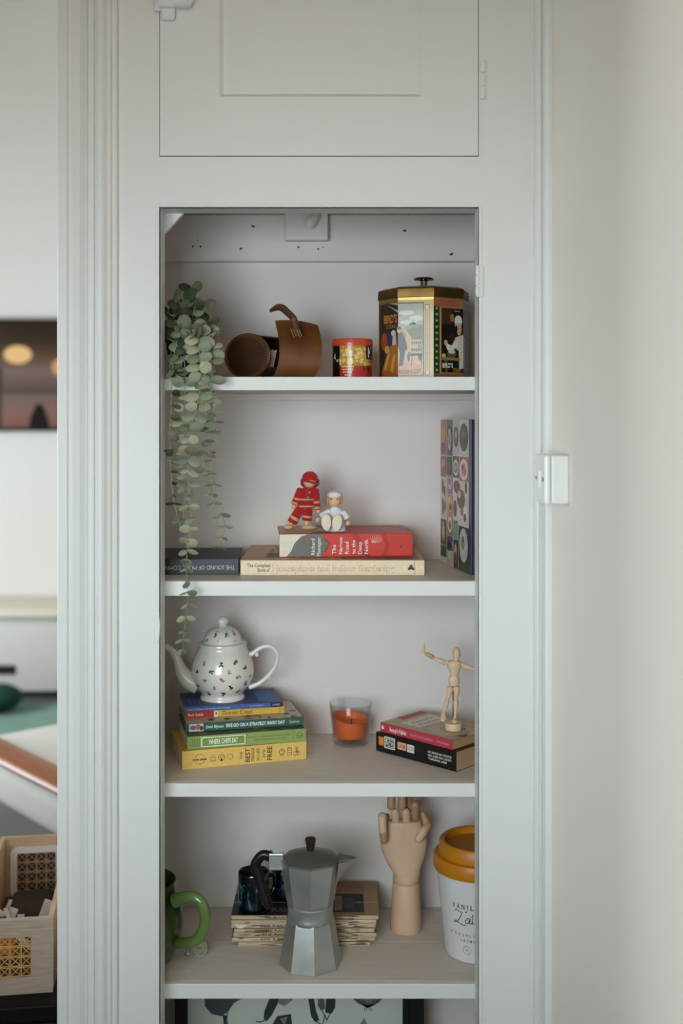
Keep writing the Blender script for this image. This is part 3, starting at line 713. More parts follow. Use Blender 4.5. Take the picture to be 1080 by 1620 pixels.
pr.line([(W1(-26)+.022*k, .0405+.0022*math.sin(k*1.9)) for k in range(30)], .0011, (236, 230, 214), 5)
pr.build('printed_label', can, lambda u, v, h: ((cr_+h)*math.sin(u), -(cr_+h)*math.cos(u), v), print_mat('tin_print', .3, coat=.3))

# --- octagonal custard tin
TY = 0.185
tin = thing('custard_tin', 'large octagonal gilt tin printed with custard advertisements', 'tin', (at(670, 596, TY).x, TY, SZ[0]))
TR = 72*S(TY); A0 = math.radians(8)
tb_ = at(670, 467.5, TY-TR).z-SZ[0]; tt = at(670, 453.5, TY-TR).z-SZ[0]
GILT = mat('gilt', (196, 158, 88), .32, metal=.75, var=.12, scale=40)
GILTD = mat('worn_gilt', (112, 82, 38), .38, metal=.75, var=.45, scale=26, bump=.05)
M().lathe([(TR-.002, 0), (TR, .0015), (TR, tb_)], 8, ang0=A0).build('body', GILT, tin, 20)
M().lathe([(TR+.0012, tb_-.002), (TR+.0018, tb_), (TR+.0012, tt-.002), (TR-.001, tt), (TR-.01, tt+.003), (.02, tt+.006)], 8, ang0=A0).build('lid', GILTD, tin, 20)
CHR = mat('chrome', (176, 170, 166), .14, metal=1.0)
kz = at(670, 438.5, TY).z-SZ[0]
k0 = M().lathe([(.0075, tt+.004), (.0062, tt+.008), (.0062, kz-.0075), (.0085, kz-.006), (.0172, kz-.0052), (.0182, kz-.0038), (.0165, kz-.0018), (.010, kz-.0004), (.002, kz)], 32); k0.build('knob', CHR, tin, 25)
FWD = 2*TR*math.sin(PI/8)
def face_map(i):
    a = A0+(i+.5)*PI/4; r = TR*math.cos(PI/8); nrm = Vector((math.sin(a), -math.cos(a), 0)); tx = Vector((math.cos(a), math.sin(a), 0))
    return lambda u, v, h: tuple(nrm*(r+h)+tx*(u-.5)*FWD+Vector((0, 0, v*tb_)))
TP = print_mat('tin_litho', .32, coat=.2)
# left face: shop front
pr = Print()
pr.rect(0, .0, 1, .955, (120, 96, 60), 0); pr.rect(.06, .02, 1, .925, (52, 40, 28), 1)
pr.poly([(.35, .93), (1, .80), (1, .925)], (166, 170, 150), 2); pr.poly([(.35, .925), (1, .83), (1, .89), (.4, .94)], (58, 38, 24), 3)
pr.text("BIRD'S", .62, .735, .10, (214, 138, 66), 4, w=.66, bold=.03); pr.text('CUSTARD', .66, .64, .045, (206, 150, 84), 4, w=.52)
pr.rect(.3, .05, 1, .58, (84, 56, 34), 2)
pr.oval(.30, .46, .16, .11, (176, 74, 34), 4); pr.oval(.62, .45, .14, .15, (38, 62, 122), 5); pr.oval(.78, .56, .12, .035, (226, 218, 202), 6); pr.poly([(.7, .33), (.95, .33), (.92, .54), (.75, .54)], (214, 200, 176), 6)
pr.poly([(.2, .10), (.62, .40), (1, .42), (1, .02), (.2, .02)], (182, 108, 42), 7); pr.poly([(.3, .12), (.5, .32), (.6, .30), (.4, .09)], (214, 158, 84), 8); pr.oval(.46, .36, .12, .05, (206, 160, 110), 8); pr.poly([(.62, .1), (.8, .3), (.9, .28), (.76, .06)], (214, 160, 60), 8)
pr.build('printed_picture', tin, face_map(-2), TP)
# wide left face: the country road
pr = Print()
pr.rect(0, 0, 1, .955, (204, 172, 108), 0); pr.rect(-.0, .03, .73, .925, (34, 62, 44), 1)
pr.rect(0, .035, .705, .91, (166, 164, 148), 2)
for (cx, cy, rx, ry, cc) in ((.25, .80, .22, .03, (206, 204, 190)), (.5, .73, .2, .035, (210, 206, 190)), (.55, .83, .14, .02, (160, 168, 160)), (.3, .68, .25, .03, (212, 206, 186))): pr.oval(cx, cy, rx, ry, cc, 3)
pr.poly([(0, .60), (.3, .63), (.7, .66), (.7, .10), (0, .10)], (150, 142, 88), 4); pr.poly([(.22, .58), (.7, .64), (.7, .42), (.45, .46)], (118, 118, 72), 5)
pr.poly([(.06, .63), (.2, .60), (.38, .5), (.7, .30), (.7, .04), (0, .04), (0, .35), (.25, .52)], (206, 170, 128), 6); pr.poly([(0, .035), (.705, .035), (.705, .16), (0, .2)], (206, 150, 112), 7)
for (cx, cy) in ((.36, .655), (.42, .67), (.46, .66)): pr.oval(cx, cy, .05, .015, (76, 84, 60), 7)
pr.poly([(.0, .55), (.1, .57), (.22, .46), (.27, .36), (.2, .33), (.15, .16), (.02, .14), (.05, .3), (0, .4)], (62, 46, 34), 8); pr.oval(.03, .585, .06, .035, (196, 150, 116), 9); pr.oval(.03, .61, .07, .02, (48, 34, 28), 9.5)
pr.rect(.36, .40, .68, .47, (196, 172, 150), 8); pr.rect(.36, .31, .68, .37, (186, 158, 136), 8)
for k in range(5): pr.oval(.40+.06*k, .43, .022, .022, (120, 64, 56), 9); pr.oval(.40+.06*k, .345, .022, .02, (88, 74, 66), 9); pr.oval(.39+.065*k, .49, .022, .016, (150, 92, 80), 9)
pr.rect(.34, .27, .70, .30, (84, 66, 54), 9); pr.line([(.4, .28), (.38, .15)], .02, (70, 54, 44), 9); pr.line([(.64, .28), (.67, .16)], .02, (70, 54, 44), 9); pr.oval(.30, .26, .035, .06, (90, 70, 58), 9); pr.oval(.62, .25, .05, .04, (96, 80, 70), 9)
pr.text('BOUGHT', .17, .075, .048, (84, 54, 38), 10, w=.30, rot=-.06); pr.text('A COW', .50, .085, .05, (84, 54, 38), 10, w=.30, rot=.05)
pr.rect(.77, .03, .88, .9, (92, 74, 40), 1); pr.rect(.785, .04, .865, .89, (222, 198, 142), 2); pr.rect(.80, .09, .85, .84, (176, 146, 90), 3)
pr.build('printed_picture', tin, face_map(-1), TP)
# wide right face: diamonds and the cook
pr = Print()
pr.rect(0, 0, 1, .955, (150, 120, 66), 0)
pr.rect(0, .0, .86, .045, (142, 40, 52), 1); pr.rect(0, .885, .86, .945, (150, 50, 48), 1)
for k in range(14):
    pr.line([(.02+.06*k, .005), (.06+.06*k, .04)], .012, (206, 130, 130), 2); pr.line([(.02+.06*k, .895), (.06+.06*k, .935)], .012, (214, 140, 120), 2)
pr.rect(.0, .055, .19, .875, (14, 58, 36), 1)
for k in range(11):
    y = .095+.0755*k; pr.poly([(.025, y), (.095, y-.033), (.165, y), (.095, y+.033)], (8, 30, 20), 2); pr.poly([(.045, y), (.095, y-.022), (.145, y), (.095, y+.022)], (170, 172, 90), 3)
pr.rect(.215, .06, .245, .86, (190, 160, 120), 1)
pr.rect(.26, .07, 1, .855, (24, 19, 16), 1); pr.rect(.26, .66, .62, .86, (66, 44, 22), 2); pr.oval(.62, .74, .07, .05, (146, 112, 56), 3)
pr.oval(.60, .50, .12, .05, (58, 32, 26), 3)
pr.oval(.83, .70, .135, .075, (232, 226, 214), 4); pr.rect(.72, .63, .93, .68, (226, 218, 206), 4); pr.oval(.86, .595, .085, .068, (212, 166, 136), 5); pr.oval(.76, .61, .04, .045, (30, 20, 16), 6); pr.oval(.83, .61, .012, .008, (40, 24, 20), 7); pr.oval(.90, .612, .012, .008, (40, 24, 20), 7); pr.line([(.85, .565), (.90, .567)], .012, (150, 70, 60), 7)
pr.poly([(.72, .50), (1, .54), (1, .12), (.86, .12), (.84, .34), (.74, .36)], (206, 200, 186), 4); pr.poly([(.40, .40), (.45, .345), (.62, .33), (.82, .40), (.84, .48), (.72, .48), (.6, .40), (.46, .42)], (222, 216, 202), 5); pr.oval(.40, .435, .06, .035, (206, 160, 130), 6)
pr.oval(.60, .30, .16, .05, (96, 80, 66), 6); pr.oval(.60, .325, .12, .025, (214, 206, 186), 7)
pr.poly([(.26, .26), (.88, .25), (.88, .215), (.27, .22)], (150, 110, 72), 6); pr.poly([(.36, .22), (.45, .22), (.46, .07), (.38, .07)], (110, 78, 50), 5); pr.oval(.33, .275, .07, .025, (206, 180, 96), 6)
pr.text("BIRD'S", .46, .155, .055, (232, 226, 214), 8, w=.36, bold=.02); pr.text('CUST', .80, .10, .042, (206, 160, 62), 8, w=.30, bold=.02); pr.text('Make', .80, .825, .02, (214, 206, 190), 3, w=.18)
pr.build('printed_picture', tin, face_map(0), TP)
pr = Print()
pr.rect(0, 0, 1, .955, (118, 94, 54), 0); pr.rect(0, .07, .62, .855, (30, 24, 20), 1); pr.poly([(0, .54), (.3, .5), (.35, .12), (0, .12)], (206, 200, 186), 2); pr.text('ARD', .25, .10, .042, (206, 160, 62), 3, w=.36, bold=.02)
pr.rect(.66, .06, .7, .86, (190, 160, 120), 1); pr.rect(.74, .055, .95, .875, (14, 58, 36), 1)
pr.build('printed_picture', tin, face_map(1), TP)
# ================================================================ BOOKS
PAGE = mat('page_edges', (206, 184, 152), .9, var=.10, scale=260, stretch=(.05, .05, 4), bump=.2, bscale=400)
PAGEY = mat('page_edges_tan', (188, 156, 116), .9, var=.12, scale=260, stretch=(.05, .05, 4), bump=.2, bscale=400)
def book(name, label, p0, p1, z, T, W, cover, hard=False, pages=None, rough=.4, group=None):
    """spine runs from p0 to p1 (world xy), facing the viewer; returns (thing, cover part, length)"""
    d = Vector((p1[0]-p0[0], p1[1]-p0[1])); L = d.length
    t = thing(name, label, 'book', (p0[0], p0[1], z+.0002), math.atan2(d.y, d.x), group)
    th = .0022 if hard else .0007; ins = .003 if hard else .0006
    m = M().box((0, 0, 0), (L, W, th), .0003, 1); m.box((0, 0, T-th), (L, W, T), .0003, 1); m.box((0, 0, 0), (L, th, T), min(.0012 if hard else .0005, T*.1), 2)
    c = m.build('cover', cover, t, 30)
    M().box((ins, th, th), (L-ins, W-ins, T-th)).build('pages', pages or PAGE, t, 0)
    return t, c, L
def on_top(T): return lambda u, v, h: (u, v, T+h)
def cov(name, col, **k): return mat('cover_'+name, col, k.pop('rough', .4), var=k.pop('var', .04), scale=25, **k)

# ================================================================ SHELF 2
z2 = SZ[1]
# houseplants
a = gnd(380, 911, z2); b = gnd(671.5, 911, z2); T = 25.0*S(a.y); WH = BACK-.006-a.y
hp, hc, L = book('houseplant_book', 'large tan and cream gardening book lying under the red novel', a, b, z2, T, WH, cov('tan', (184, 142, 100)), True)
pr = Print(); u = lambda px: (px-380)/291.5*L
pr.rect(.0005, .001, L-.0005, T-.0012, (236, 216, 184), 0)
pr.text('The Complete', u(409), T*.66, T*.22, (120, 62, 36), 1, w=u(428)-u(391), bold=.02); pr.text('Book of', u(417), T*.36, T*.22, (120, 62, 36), 1, w=u(426)-u(407), bold=.02)
pr.text('Houseplants and Indoor Gardening', u(527), T*.47, T*.40, (204, 164, 132), 1, w=u(624)-u(430), bold=.035); pr.text('Houseplants and Indoor Gardening', u(527), T*.47, T*.40, (244, 226, 196), 2, w=u(624)-u(430), bold=-.012)
pr.oval(u(650), T*.56, .003, .004, (92, 56, 34), 1); pr.oval(u(647), T*.44, .0025, .0025, (92, 56, 34), 1); pr.oval(u(653), T*.44, .0025, .0025, (92, 56, 34), 1)
pr.text('COLLINS', u(655.5), T*.5, .0022, (92, 56, 34), 1, rot=PI/2, w=T*.8)
pr.build('spine_print', hc, on_front)
pr = Print()
pr.rect(.03, .012, .16, WH-.02, (206, 170, 128), 0); pr.rect(.04, .03, .09, .09, (120, 116, 70), 1); pr.rect(.10, .03, .15, .10, (166, 96, 60), 1); pr.rect(.17, .012, .30, WH-.02, (132, 98, 104), 0)
pr.text('Complete Book', .045, .10, .008, (110, 70, 44), 1, rot=PI/2, w=.1); pr.text('Houseplants', .066, .11, .010, (170, 120, 84), 1, rot=PI/2, w=.1)
pr.build('cover_print', hc, on_top(T))
# music companion
a2 = gnd(222, 909.5, z2); b2 = gnd(378.5, 908.5, z2); T2 = at(300, 885, a2.y).z-z2
mb, mc, L2 = book('music_book', 'black hardback lying upside down beside the gardening book', (a2.x, a2.y-.0), (b2.x-.001, b2.y), z2, T2, .165, cov('charcoal', (44, 45, 48), rough=.5), True)
pr = Print(); pr.rect(.0006, .001, L2-.0006, T2-.0012, (66, 70, 76), 0)
pr.text('THE SOUND OF MUSIC COMPANION', L2*.53, T2*.44, T2*.26, (206, 200, 188), 1, rot=PI, w=L2*.86); pr.build('spine_print', mc, on_front)
# red novel
zt = z2+T+.0004
a = gnd(441.5, 882, zt); b = gnd(652.5, 880, zt); T3 = 37.0*S(a.y); W3 = min(.145, BACK-.012-b.y)
nv, nc, L = book('red_novel', 'thick red novel with white lettering under the two dolls', a, b, zt, T3, W3, cov('red', (196, 44, 34)), True)
u = lambda px: (px-441.5)/211*L; v = lambda py: (881-py)/37*T3; G = (112, 112, 104)
pr = Print(); pr.rect(.0004, .001, L-.0004, T3-.001, (214, 60, 46), 0)
pr.poly([(0.0004, .001), (u(472), .001), (u(480), T3*.4), (u(484), T3-.001), (.0004, T3-.001)], (232, 220, 202), 1)
pr.poly([(u(453), .001), (u(460), T3*.25), (u(466), T3*.62), (u(477), T3*.9), (u(487), T3-.001), (u(511), T3-.001), (u(510), T3*.82), (u(519), T3*.57), (u(511), T3*.2), (u(511), .001)], G, 2)
pr.line([(u(480), T3*.1), (u(490), T3*.35), (u(506), T3*.4)], .0005, (86, 88, 82), 3); pr.line([(u(472), T3*.5), (u(484), T3*.7), (u(500), T3*.72)], .0005, (86, 88, 82), 3)
pr.poly([(u(511), T3*.2), (u(519), T3*.57), (u(510), T3*.82), (u(513), T3*.82), (u(522), T3*.57), (u(514), T3*.2)], (150, 44, 40), 3)
pr.poly([(u(575), .001), (u(586), .001), (u(578), T3*.3), (u(566), T3-.001), (u(556), T3-.001), (u(568), T3*.4)], (188, 44, 38), 1); pr.poly([(u(604), .001), (u(611), .001), (u(617), T3*.5), (u(608), T3-.001), (u(602), T3-.001), (u(609), T3*.5)], (190, 46, 40), 1)
for t, px, w in (('Richard', 494.5, .74), ('Flanagan', 503.5, .84)): pr.text(t, u(px), T3*.44, .0060, (236, 232, 222), 4, rot=PI/2, w=T3*w*.95, bold=.01)
for t, px, w in (('The', 527.5, .40), ('Narrow', 538, .74), ('Road', 548, .52), ('to the', 558.5, .60), ('Deep', 568.5, .52), ('North', 578.5, .60)): pr.text(t, u(px), T3*(.12+w/2), .0064, (244, 236, 222), 4, rot=PI/2, w=T3*w, bold=.01)
for k in range(9):
    t = k/8; bx, by = u(588), T3*.60; an = math.radians(12+88*t); ln = .0165+.007*math.sin(PI*t); pr.line([(bx, by), (bx+math.cos(an)*ln*.55, by+math.sin(an)*ln*.35-.001), (bx+math.cos(an)*ln, by+math.sin(an)*ln*.62)], .00045, (240, 214, 196), 4)
pr.text('V', u(633), T3*.42, .006, (70, 26, 24), 4, shear=.3, w=.005)
pr.build('spine_print', nc, on_front)
pr = Print(); pr.poly([(.001, .001), (u(485), .001), (u(520), W3*.4), (u(500), W3-.002), (.001, W3-.002)], (196, 172, 136), 0)
pr.poly([(u(487), .001), (u(512), .001), (u(530), W3*.3), (u(505), W3*.3)], (122, 116, 100), 1)
for k in range(4): pr.oval(u(555)+.016*k, W3*.45, .005, .012, (206, 96, 76), 1)
pr.line([(u(590), .001), (u(600), .03), (u(590), .06)], .003, (226, 150, 130), 1); pr.poly([(u(610), W3*.5), (u(640), W3*.9), (u(646), W3*.95), (u(618), W3*.55)], (226, 160, 130), 1)
pr.build('cover_print', nc, on_top(T3))
ztop2 = zt+T3+.0004
# tall cookbook
c0 = gnd(697, 888.5, z2); c1 = gnd(745.5, 910, z2); c0.y = min(c0.y, BACK-.006)
hh = at(745, 664, c1.y).z-z2
d = Vector((c1.x-c0.x, c1.y-c0.y)); L = d.length; ang = math.atan2(d.y, d.x)
cb = thing('cookbook', 'tall cookbook standing upright, its cover a mosaic of food photographs', 'book', (c0.x, c0.y, z2+.0002), ang)
BT = .034
m = M().box((0, 0, 0), (L, .0025, hh), .0005); m.box((0, BT-.0025, 0), (L, BT, hh), .0005); m.box((L-.0025, 0, 0), (L, BT, hh), .0008)
cc = m.build('cover', cov('navy', (52, 54, 86)), cb)
M().box((.003, .0026, .003), (L-.003, BT-.0026, hh-.003)).build('pages', PAGE, cb, 0)
pr = Print(); E = lambda x: (x-140)/(362-140)*L; Q = lambda y: hh-(y-100)/(1085-100)*hh
def cell(x0, y0, x1, y1, col): pr.rect(E(x0), Q(y1), E(x1), Q(y0), col, 1)
def plate(x, y, rx, ry, c_, l=3, n=16): pr.oval(E(x), Q(y), rx/(362-140)*L, ry/985*hh, c_, l, n)
pr.rect(0, 0, L, hh, (226, 218, 208), 0)
cell(140, 102, 184, 345, (190, 116, 84)); plate(160, 190, 18, 80, (206, 140, 90)); plate(160, 300, 20, 40, (150, 60, 110)); plate(152, 120, 14, 20, (214, 150, 160))
cell(187, 102, 232, 345, (92, 94, 98)); plate(209, 235, 20, 95, (38, 38, 42)); plate(209, 235, 14, 75, (196, 190, 176), 4); plate(209, 230, 7, 50, (140, 120, 80), 5)
cell(235, 102, 278, 335, (200, 192, 186)); plate(256, 215, 17, 70, (92, 66, 44)); plate(256, 215, 11, 50, (150, 116, 74), 4); plate(258, 200, 5, 22, (216, 206, 190), 5)
cell(281, 102, 345, 335, (214, 208, 206)); plate(312, 215, 30, 92, (62, 46, 36)); plate(312, 215, 25, 80, (74, 88, 50), 4); plate(306, 195, 10, 24, (104, 122, 70), 5); plate(318, 240, 9, 26, (52, 64, 36), 5)
cell(140, 350, 186, 495, (150, 110, 100)); plate(165, 410, 14, 40, (214, 150, 130)); plate(172, 440, 10, 30, (186, 74, 60), 4)
cell(189, 350, 230, 478, (58, 66, 42)); plate(208, 420, 12, 40, (84, 84, 50))
cell(233, 342, 278, 487, (88, 84, 62)); plate(256, 418, 19, 54, (226, 222, 212)); plate(256, 418, 12, 36, (110, 120, 90), 4); plate(256, 418, 6, 18, (190, 184, 160), 5)
cell(281, 342, 345, 500, (186, 72, 50))
for k in range(6): pr.line([(E(283+11*k), Q(345)), (E(290+11*k), Q(498))], .0016, (226, 170, 130), 2)
plate(312, 425, 28, 70, (232, 226, 220)); plate(312, 425, 18, 46, (206, 150, 150), 4); plate(306, 412, 8, 20, (176, 40, 60), 5); plate(320, 440, 8, 18, (120, 140, 90), 5)
cell(140, 500, 190, 780, (206, 194, 184)); plate(158, 560, 8, 50, (110, 84, 60)); plate(172, 590, 6, 36, (80, 56, 40)); plate(160, 700, 8, 60, (76, 84, 60)); plate(176, 690, 8, 40, (150, 120, 90))
cell(192, 480, 232, 605, (150, 120, 130)); plate(212, 530, 15, 44, (216, 176, 192)); plate(210, 520, 8, 24, (176, 70, 120), 4)
cell(192, 608, 236, 760, (176, 140, 96)); plate(214, 670, 17, 54, (226, 170, 110)); plate(216, 690, 10, 24, (120, 64, 40), 4); plate(210, 640, 8, 18, (236, 206, 170), 4)
cell(236, 500, 345, 790, (222, 212, 206)); plate(262, 545, 24, 44, (110, 76, 52)); plate(292, 620, 28, 64, (118, 66, 40)); plate(282, 590, 12, 26, (206, 180, 150), 4); plate(250, 690, 12, 56, (84, 60, 48)); plate(322, 720, 18, 54, (236, 232, 226), 4); plate(320, 735, 10, 28, (130, 60, 34), 5); plate(326, 540, 7, 40, (46, 44, 50)); plate(300, 700, 10, 26, (150, 92, 56), 4)
cell(140, 784, 186, 960, (74, 70, 60)); plate(162, 870, 12, 70, (176, 140, 104)); plate(162, 870, 7, 40, (216, 190, 150), 4)
cell(189, 764, 236, 880, (170, 120, 74)); plate(212, 810, 16, 52, (232, 226, 216)); plate(212, 810, 10, 32, (150, 96, 44), 4)
cell(238, 770, 270, 890, (120, 160, 156))
cell(189, 884, 234, 985, (70, 84, 130)); cell(192, 915, 232, 985, (236, 232, 226))
for k in range(9): pr.rect(E(199+3*k), Q(966), E(200.6+3*k), Q(932), (40, 40, 42), 3)
cell(140, 964, 186, 1040, (62, 72, 50)); cell(189, 988, 234, 1080, (190, 176, 160)); plate(212, 1020, 14, 26, (216, 200, 180))
cell(238, 895, 272, 1085, (60, 56, 46)); plate(254, 985, 9, 66, (196, 186, 170)); plate(254, 1010, 7, 36, (120, 84, 52), 4)
cell(274, 795, 345, 1085, (58, 74, 48)); plate(310, 915, 30, 112, (196, 200, 208)); plate(308, 900, 20, 78, (214, 210, 196), 4); plate(306, 900, 12, 46, (150, 160, 116), 5); plate(308, 880, 5, 20, (84, 100, 62), 6)
for k in range(12): pr.line([(E(276+6*k), Q(1080)), (E(282+5*k), Q(1040+4*(k % 3)))], .001, (110, 130, 80), 2)
pr.rect(E(345), 0, L, hh, (62, 64, 98), 2)
pr.build('cover_print', cc, on_front, print_mat('gloss_print', .3))

# --- wooden dolls on the red novel
WOOD = mat('doll_wood', (226, 184, 142), .5, var=.06, scale=40, stretch=(1, 1, .2))
def doll_frame(px, Y):
    base = (at(px, 838, Y).x, Y, ztop2); f = frame_of(440, 735, 8.307, Y, base); return base, f
DY = gnd(480, 838.5, ztop2).y+.006
base, f = doll_frame(478, DY)
ff = thing('firefighter_doll', 'small wooden doll in a red firefighter suit and helmet, standing', 'doll', base)
RED = mat('red_felt', (176, 16, 24), .9, var=.1, scale=60, bump=.2, bscale=500, sheen=.3)
TAPE = mat('tan_tape', (206, 160, 112), .8, var=.06)
TAPED = mat('dark_tape', (70, 60, 62), .8)
U = 1/8.307*S(DY)
M().ball(f(412, 232, -.0015), (82*U, 84*U, 76*U)).build('head', WOOD, ff)
hl = M().ball(f(415, 175, .001), (106*U, 98*U, 88*U)).build('helmet', RED, ff)
M().tube([f(318, 200, .004), f(330, 262, .010), f(415, 285, .013), f(498, 262, .010), f(512, 200, .004)], [26*U, 32*U, 34*U, 32*U, 26*U], 12, 5).build('neck_flap', RED, hl)
m = M()
def brim(u, v):
    a = math.radians(-60+150*u); r = (98+30*v)*U
    return f(420, 200)+Vector((r*math.sin(a), -r*math.cos(a)*.98, (-24*v-8-34*math.sin(a))*U)), Vector((math.sin(a)*.2, -math.cos(a)*.2, 1)).normalized()
m.sheet(brim, 16, 3, .0012).build('visor', RED, hl)
t0 = f(385, 560); mid = f(400, 300)
jk = M().loft([(f(365, 570).x, 0, f(0, 570).z, 108*U, 66*U), (f(368, 500).x, 0, f(0, 500).z, 108*U, 68*U), (f(380, 400).x, 0, f(0, 400).z, 96*U, 60*U), (f(392, 320).x, 0, f(0, 320).z, 84*U, 52*U), (f(398, 285).x, 0, f(0, 285).z, 56*U, 40*U), (f(402, 272).x, 0, f(0, 272).z, 34*U, 30*U)], 20, 2.3).build('jacket', RED, ff)
def band(x, y, rx, ry, w, col, name='reflective_band', par=None):
    M().loft([(f(x, y+w).x, 0, f(0, y+w).z, rx*U, ry*U), (f(x, y-w).x, 0, f(0, y-w).z, rx*U, ry*U)], 20, 2.3).build(name, col, par or jk)
for yy in (455, 545): band(370, yy, 110.5, 70.5, 16, TAPED); band(370, yy, 111.5, 71.5, 10, TAPE)
M().tube([f(394, 290, -.0062), f(372, 430, -.0082), f(345, 565, -.0082)], 5*U, 6, 3).build('zip', mat('zip_grey', (112, 84, 116), .5), jk)
for yy in (365, 435, 500, 570): M().ball(f(412-(yy-365)*.3, yy, -.0078), (11*U, 6*U, 14*U)).build('button', mat('button_pink', (226, 140, 120), .6), jk)
for (p0, p1, h_, r0) in ((f(290, 325), f(215, 525), f(203, 556), 46), (f(490, 330), f(512, 590), f(525, 612), 44)):
    sl = M().limb(p0, p1, [(-.08, r0*.5*U), (0, r0*U), (.5, r0*1.05*U), (1, r0*1.1*U), (1.01, r0*.8*U)], 14).build('sleeve', RED, ff)
    dd = Vector(p1)-Vector(p0)
    for t in (.62, .9): M().limb(Vector(p0)+dd*(t-.055), Vector(p0)+dd*(t+.055), [(0, r0*1.12*U), (1, r0*1.14*U)], 14).build('reflective_band', TAPE, sl)
    M().ball(h_, (33*U, 30*U, 33*U)).build('hand', WOOD, ff)
for (p0, p1, r0, an, ft) in ((f(300, 560), f(180, 765), 62, f(160, 790), (135, 822, 66, 40)), (f(395, 560), f(374, 735), 62, f(374, 790), (400, 838, 98, 36))):
    lg = M().limb(p0, p1, [(-.1, r0*.8*U), (.2, r0*1.0*U), (.6, r0*1.05*U), (1, r0*1.1*U), (1.01, r0*.8*U)], 14).build('trouser_leg', RED, ff)
    dd = Vector(p1)-Vector(p0)
    M().limb(Vector(p0)+dd*.62, Vector(p0)+dd*.78, [(0, r0*1.1*U), (1, r0*1.14*U)], 14).build('reflective_band', TAPE, lg)
    M().capsule(Vector(p1), an, 30*U, 28*U).build('ankle', WOOD, ff)
    fc = f(ft[0], ft[1], -.003); fc.z = ft[3]*U*.9
    M().ball(fc, (ft[2]*U, 60*U, ft[3]*U*.9)).build('foot', WOOD, ff)
DY2 = gnd(530, 842, ztop2).y+.012
base, f = doll_frame(529, DY2); U = 1/8.307*S(DY2)
bd = thing('cook_doll', 'small wooden doll in white clothes and cap, sitting with soles forward', 'doll', base)
WF = mat('white_felt', (228, 226, 230), .95, var=.03, scale=60, bump=.2, bscale=500)
M().ball(f(737, 480), (84*U, 80*U, 84*U)).build('head', WOOD, bd)
cp = M().ball(f(742, 398, .002), (98*U, 95*U, 56*U)).build('cap', WF, bd)
M().ball(f(815, 385, .004), (24*U, 30*U, 26*U)).build('cap_bow', WF, cp)
for xx in (650, 826): M().ball(f(xx, 470, .004), (18*U, 40*U, 60*U)).build('hair', mat('fair_hair', (206, 150, 96), .8), bd)
for xx in (695, 770): M().ball(f(xx, 456, -.0082), (13*U, 8*U, 8*U)).build('eye', DARK, bd)
M().tube([f(722, 512, -.0085), f(742, 520, -.0088), f(762, 510, -.0085)], 5*U, 6, 3).build('mouth', mat('mouth_red', (206, 110, 90), .6), bd)
M().loft([(f(760, 800).x, .004, .0005, 130*U, 95*U), (f(760, 720).x, .004, f(0, 720).z, 122*U, 90*U), (f(756, 640).x, .003, f(0, 640).z, 108*U, 76*U), (f(750, 585).x, .002, f(0, 585).z, 80*U, 60*U), (f(742, 555).x, .001, f(0, 555).z, 40*U, 40*U)], 20).build('dress', WF, bd)
for (p0, p1, hc_) in ((f(670, 615), f(555, 690, -.004), f(518, 727, -.005)), (f(850, 620), f(905, 720, -.004), f(915, 768, -.006))):
    M().limb(p0, p1, [(-.1, 20*U), (0, 40*U), (.8, 50*U), (1, 48*U), (1.02, 30*U)], 14).build('sleeve', WF, bd)
    M().ball(hc_, 34*U).build('hand', WOOD, bd)
SOLE = mat('sole_wood', (236, 216, 190), .6, var=.04)
for (xc, yc, tl) in ((632, 760, -.06), (772, 768, .14)):
    p = f(xc, yc, -.022); p.z = max(p.z, 112*U*.98)
    M().capsule(p+Vector((0, .006, -.004)), (p.x+(.001 if tl > 0 else -.001), .0, .012), 36*U, 42*U).build('leg', WF, bd)
    Rt = Matrix.Rotation(tl, 3, 'Y')
    ft = M()
    rr = [[Vector(p)+Rt @ Vector((math.cos(2*PI*k/24)*(66+8*math.sin(2*PI*k/24))*U*q_, y_, math.sin(2*PI*k/24)*112*U*q_)) for k in range(24)] for q_, y_ in ((.86, -.0042), (.96, -.0035), (1, -.002), (1, .0015), (.8, .005), (.4, .007))]
    ft.rings(rr).build('foot', SOLE, bd)
# ================================================================ SHELF 3
z3 = SZ[2]
z = z3
k_ = 4.154
def cr1(x, y): return (240+x/k_, 960+y/k_)
stack = []
def stacked(name, label, BL, BR, tpx, W, cover, **kw):
    global z
    a = gnd(*BL, z); b = gnd(*BR, z); T = tpx*S(a.y)
    d = Vector((b.x-a.x, b.y-a.y)).normalized(); nrm = Vector((-d.y, d.x))
    W = min(W, (BACK-.004-b.y)/max(nrm.y, .1))
    t, c, L = book(name, label, a, b, z, T, W, cover, **kw); z += T+.0004
    return t, c, L, T, W
# yellow
t, c, L, T, W = stacked('travel_book', 'thick yellow paperback at the bottom of the teapot stack', (288, 1218.5), (484.5, 1201), 29.5, .135, cov('yellow', (222, 180, 80), var=.02))
u = lambda x: (x-192)/(1017-192)*L; INK = (50, 40, 26); pr = Print()
pr.rect(.0004, .0006, L-.0004, T-.0006, (230, 192, 104), 0)
pr.ring(u(306), T*.5, .0085, .0085, .0006, INK, 1); pr.text('lonely planet', u(306), T*.5, .0036, INK, 2, w=u(352)-u(260), bold=.03)
def icon_cup(x): pr.line([(u(x)-.004, T*.40), (u(x)-.004, T*.54), (u(x)+.004, T*.54), (u(x)+.004, T*.40), (u(x)-.004, T*.40)], .0006, INK, 1); pr.line([(u(x)-.006, T*.34), (u(x)+.006, T*.34)], .0007, INK, 1); pr.line([(u(x)-.002, T*.58), (u(x)+.002, T*.66)], .0006, INK, 1)
icon_cup(392)
pr.ring(u(448), T*.5, .0055, .0050, .0007, INK, 1); pr.line([(u(448)-.003, T*.62), (u(448), T*.42), (u(448)+.004, T*.62)], .0007, INK, 1); pr.oval(u(448), T*.36, .002, .002, INK, 1)
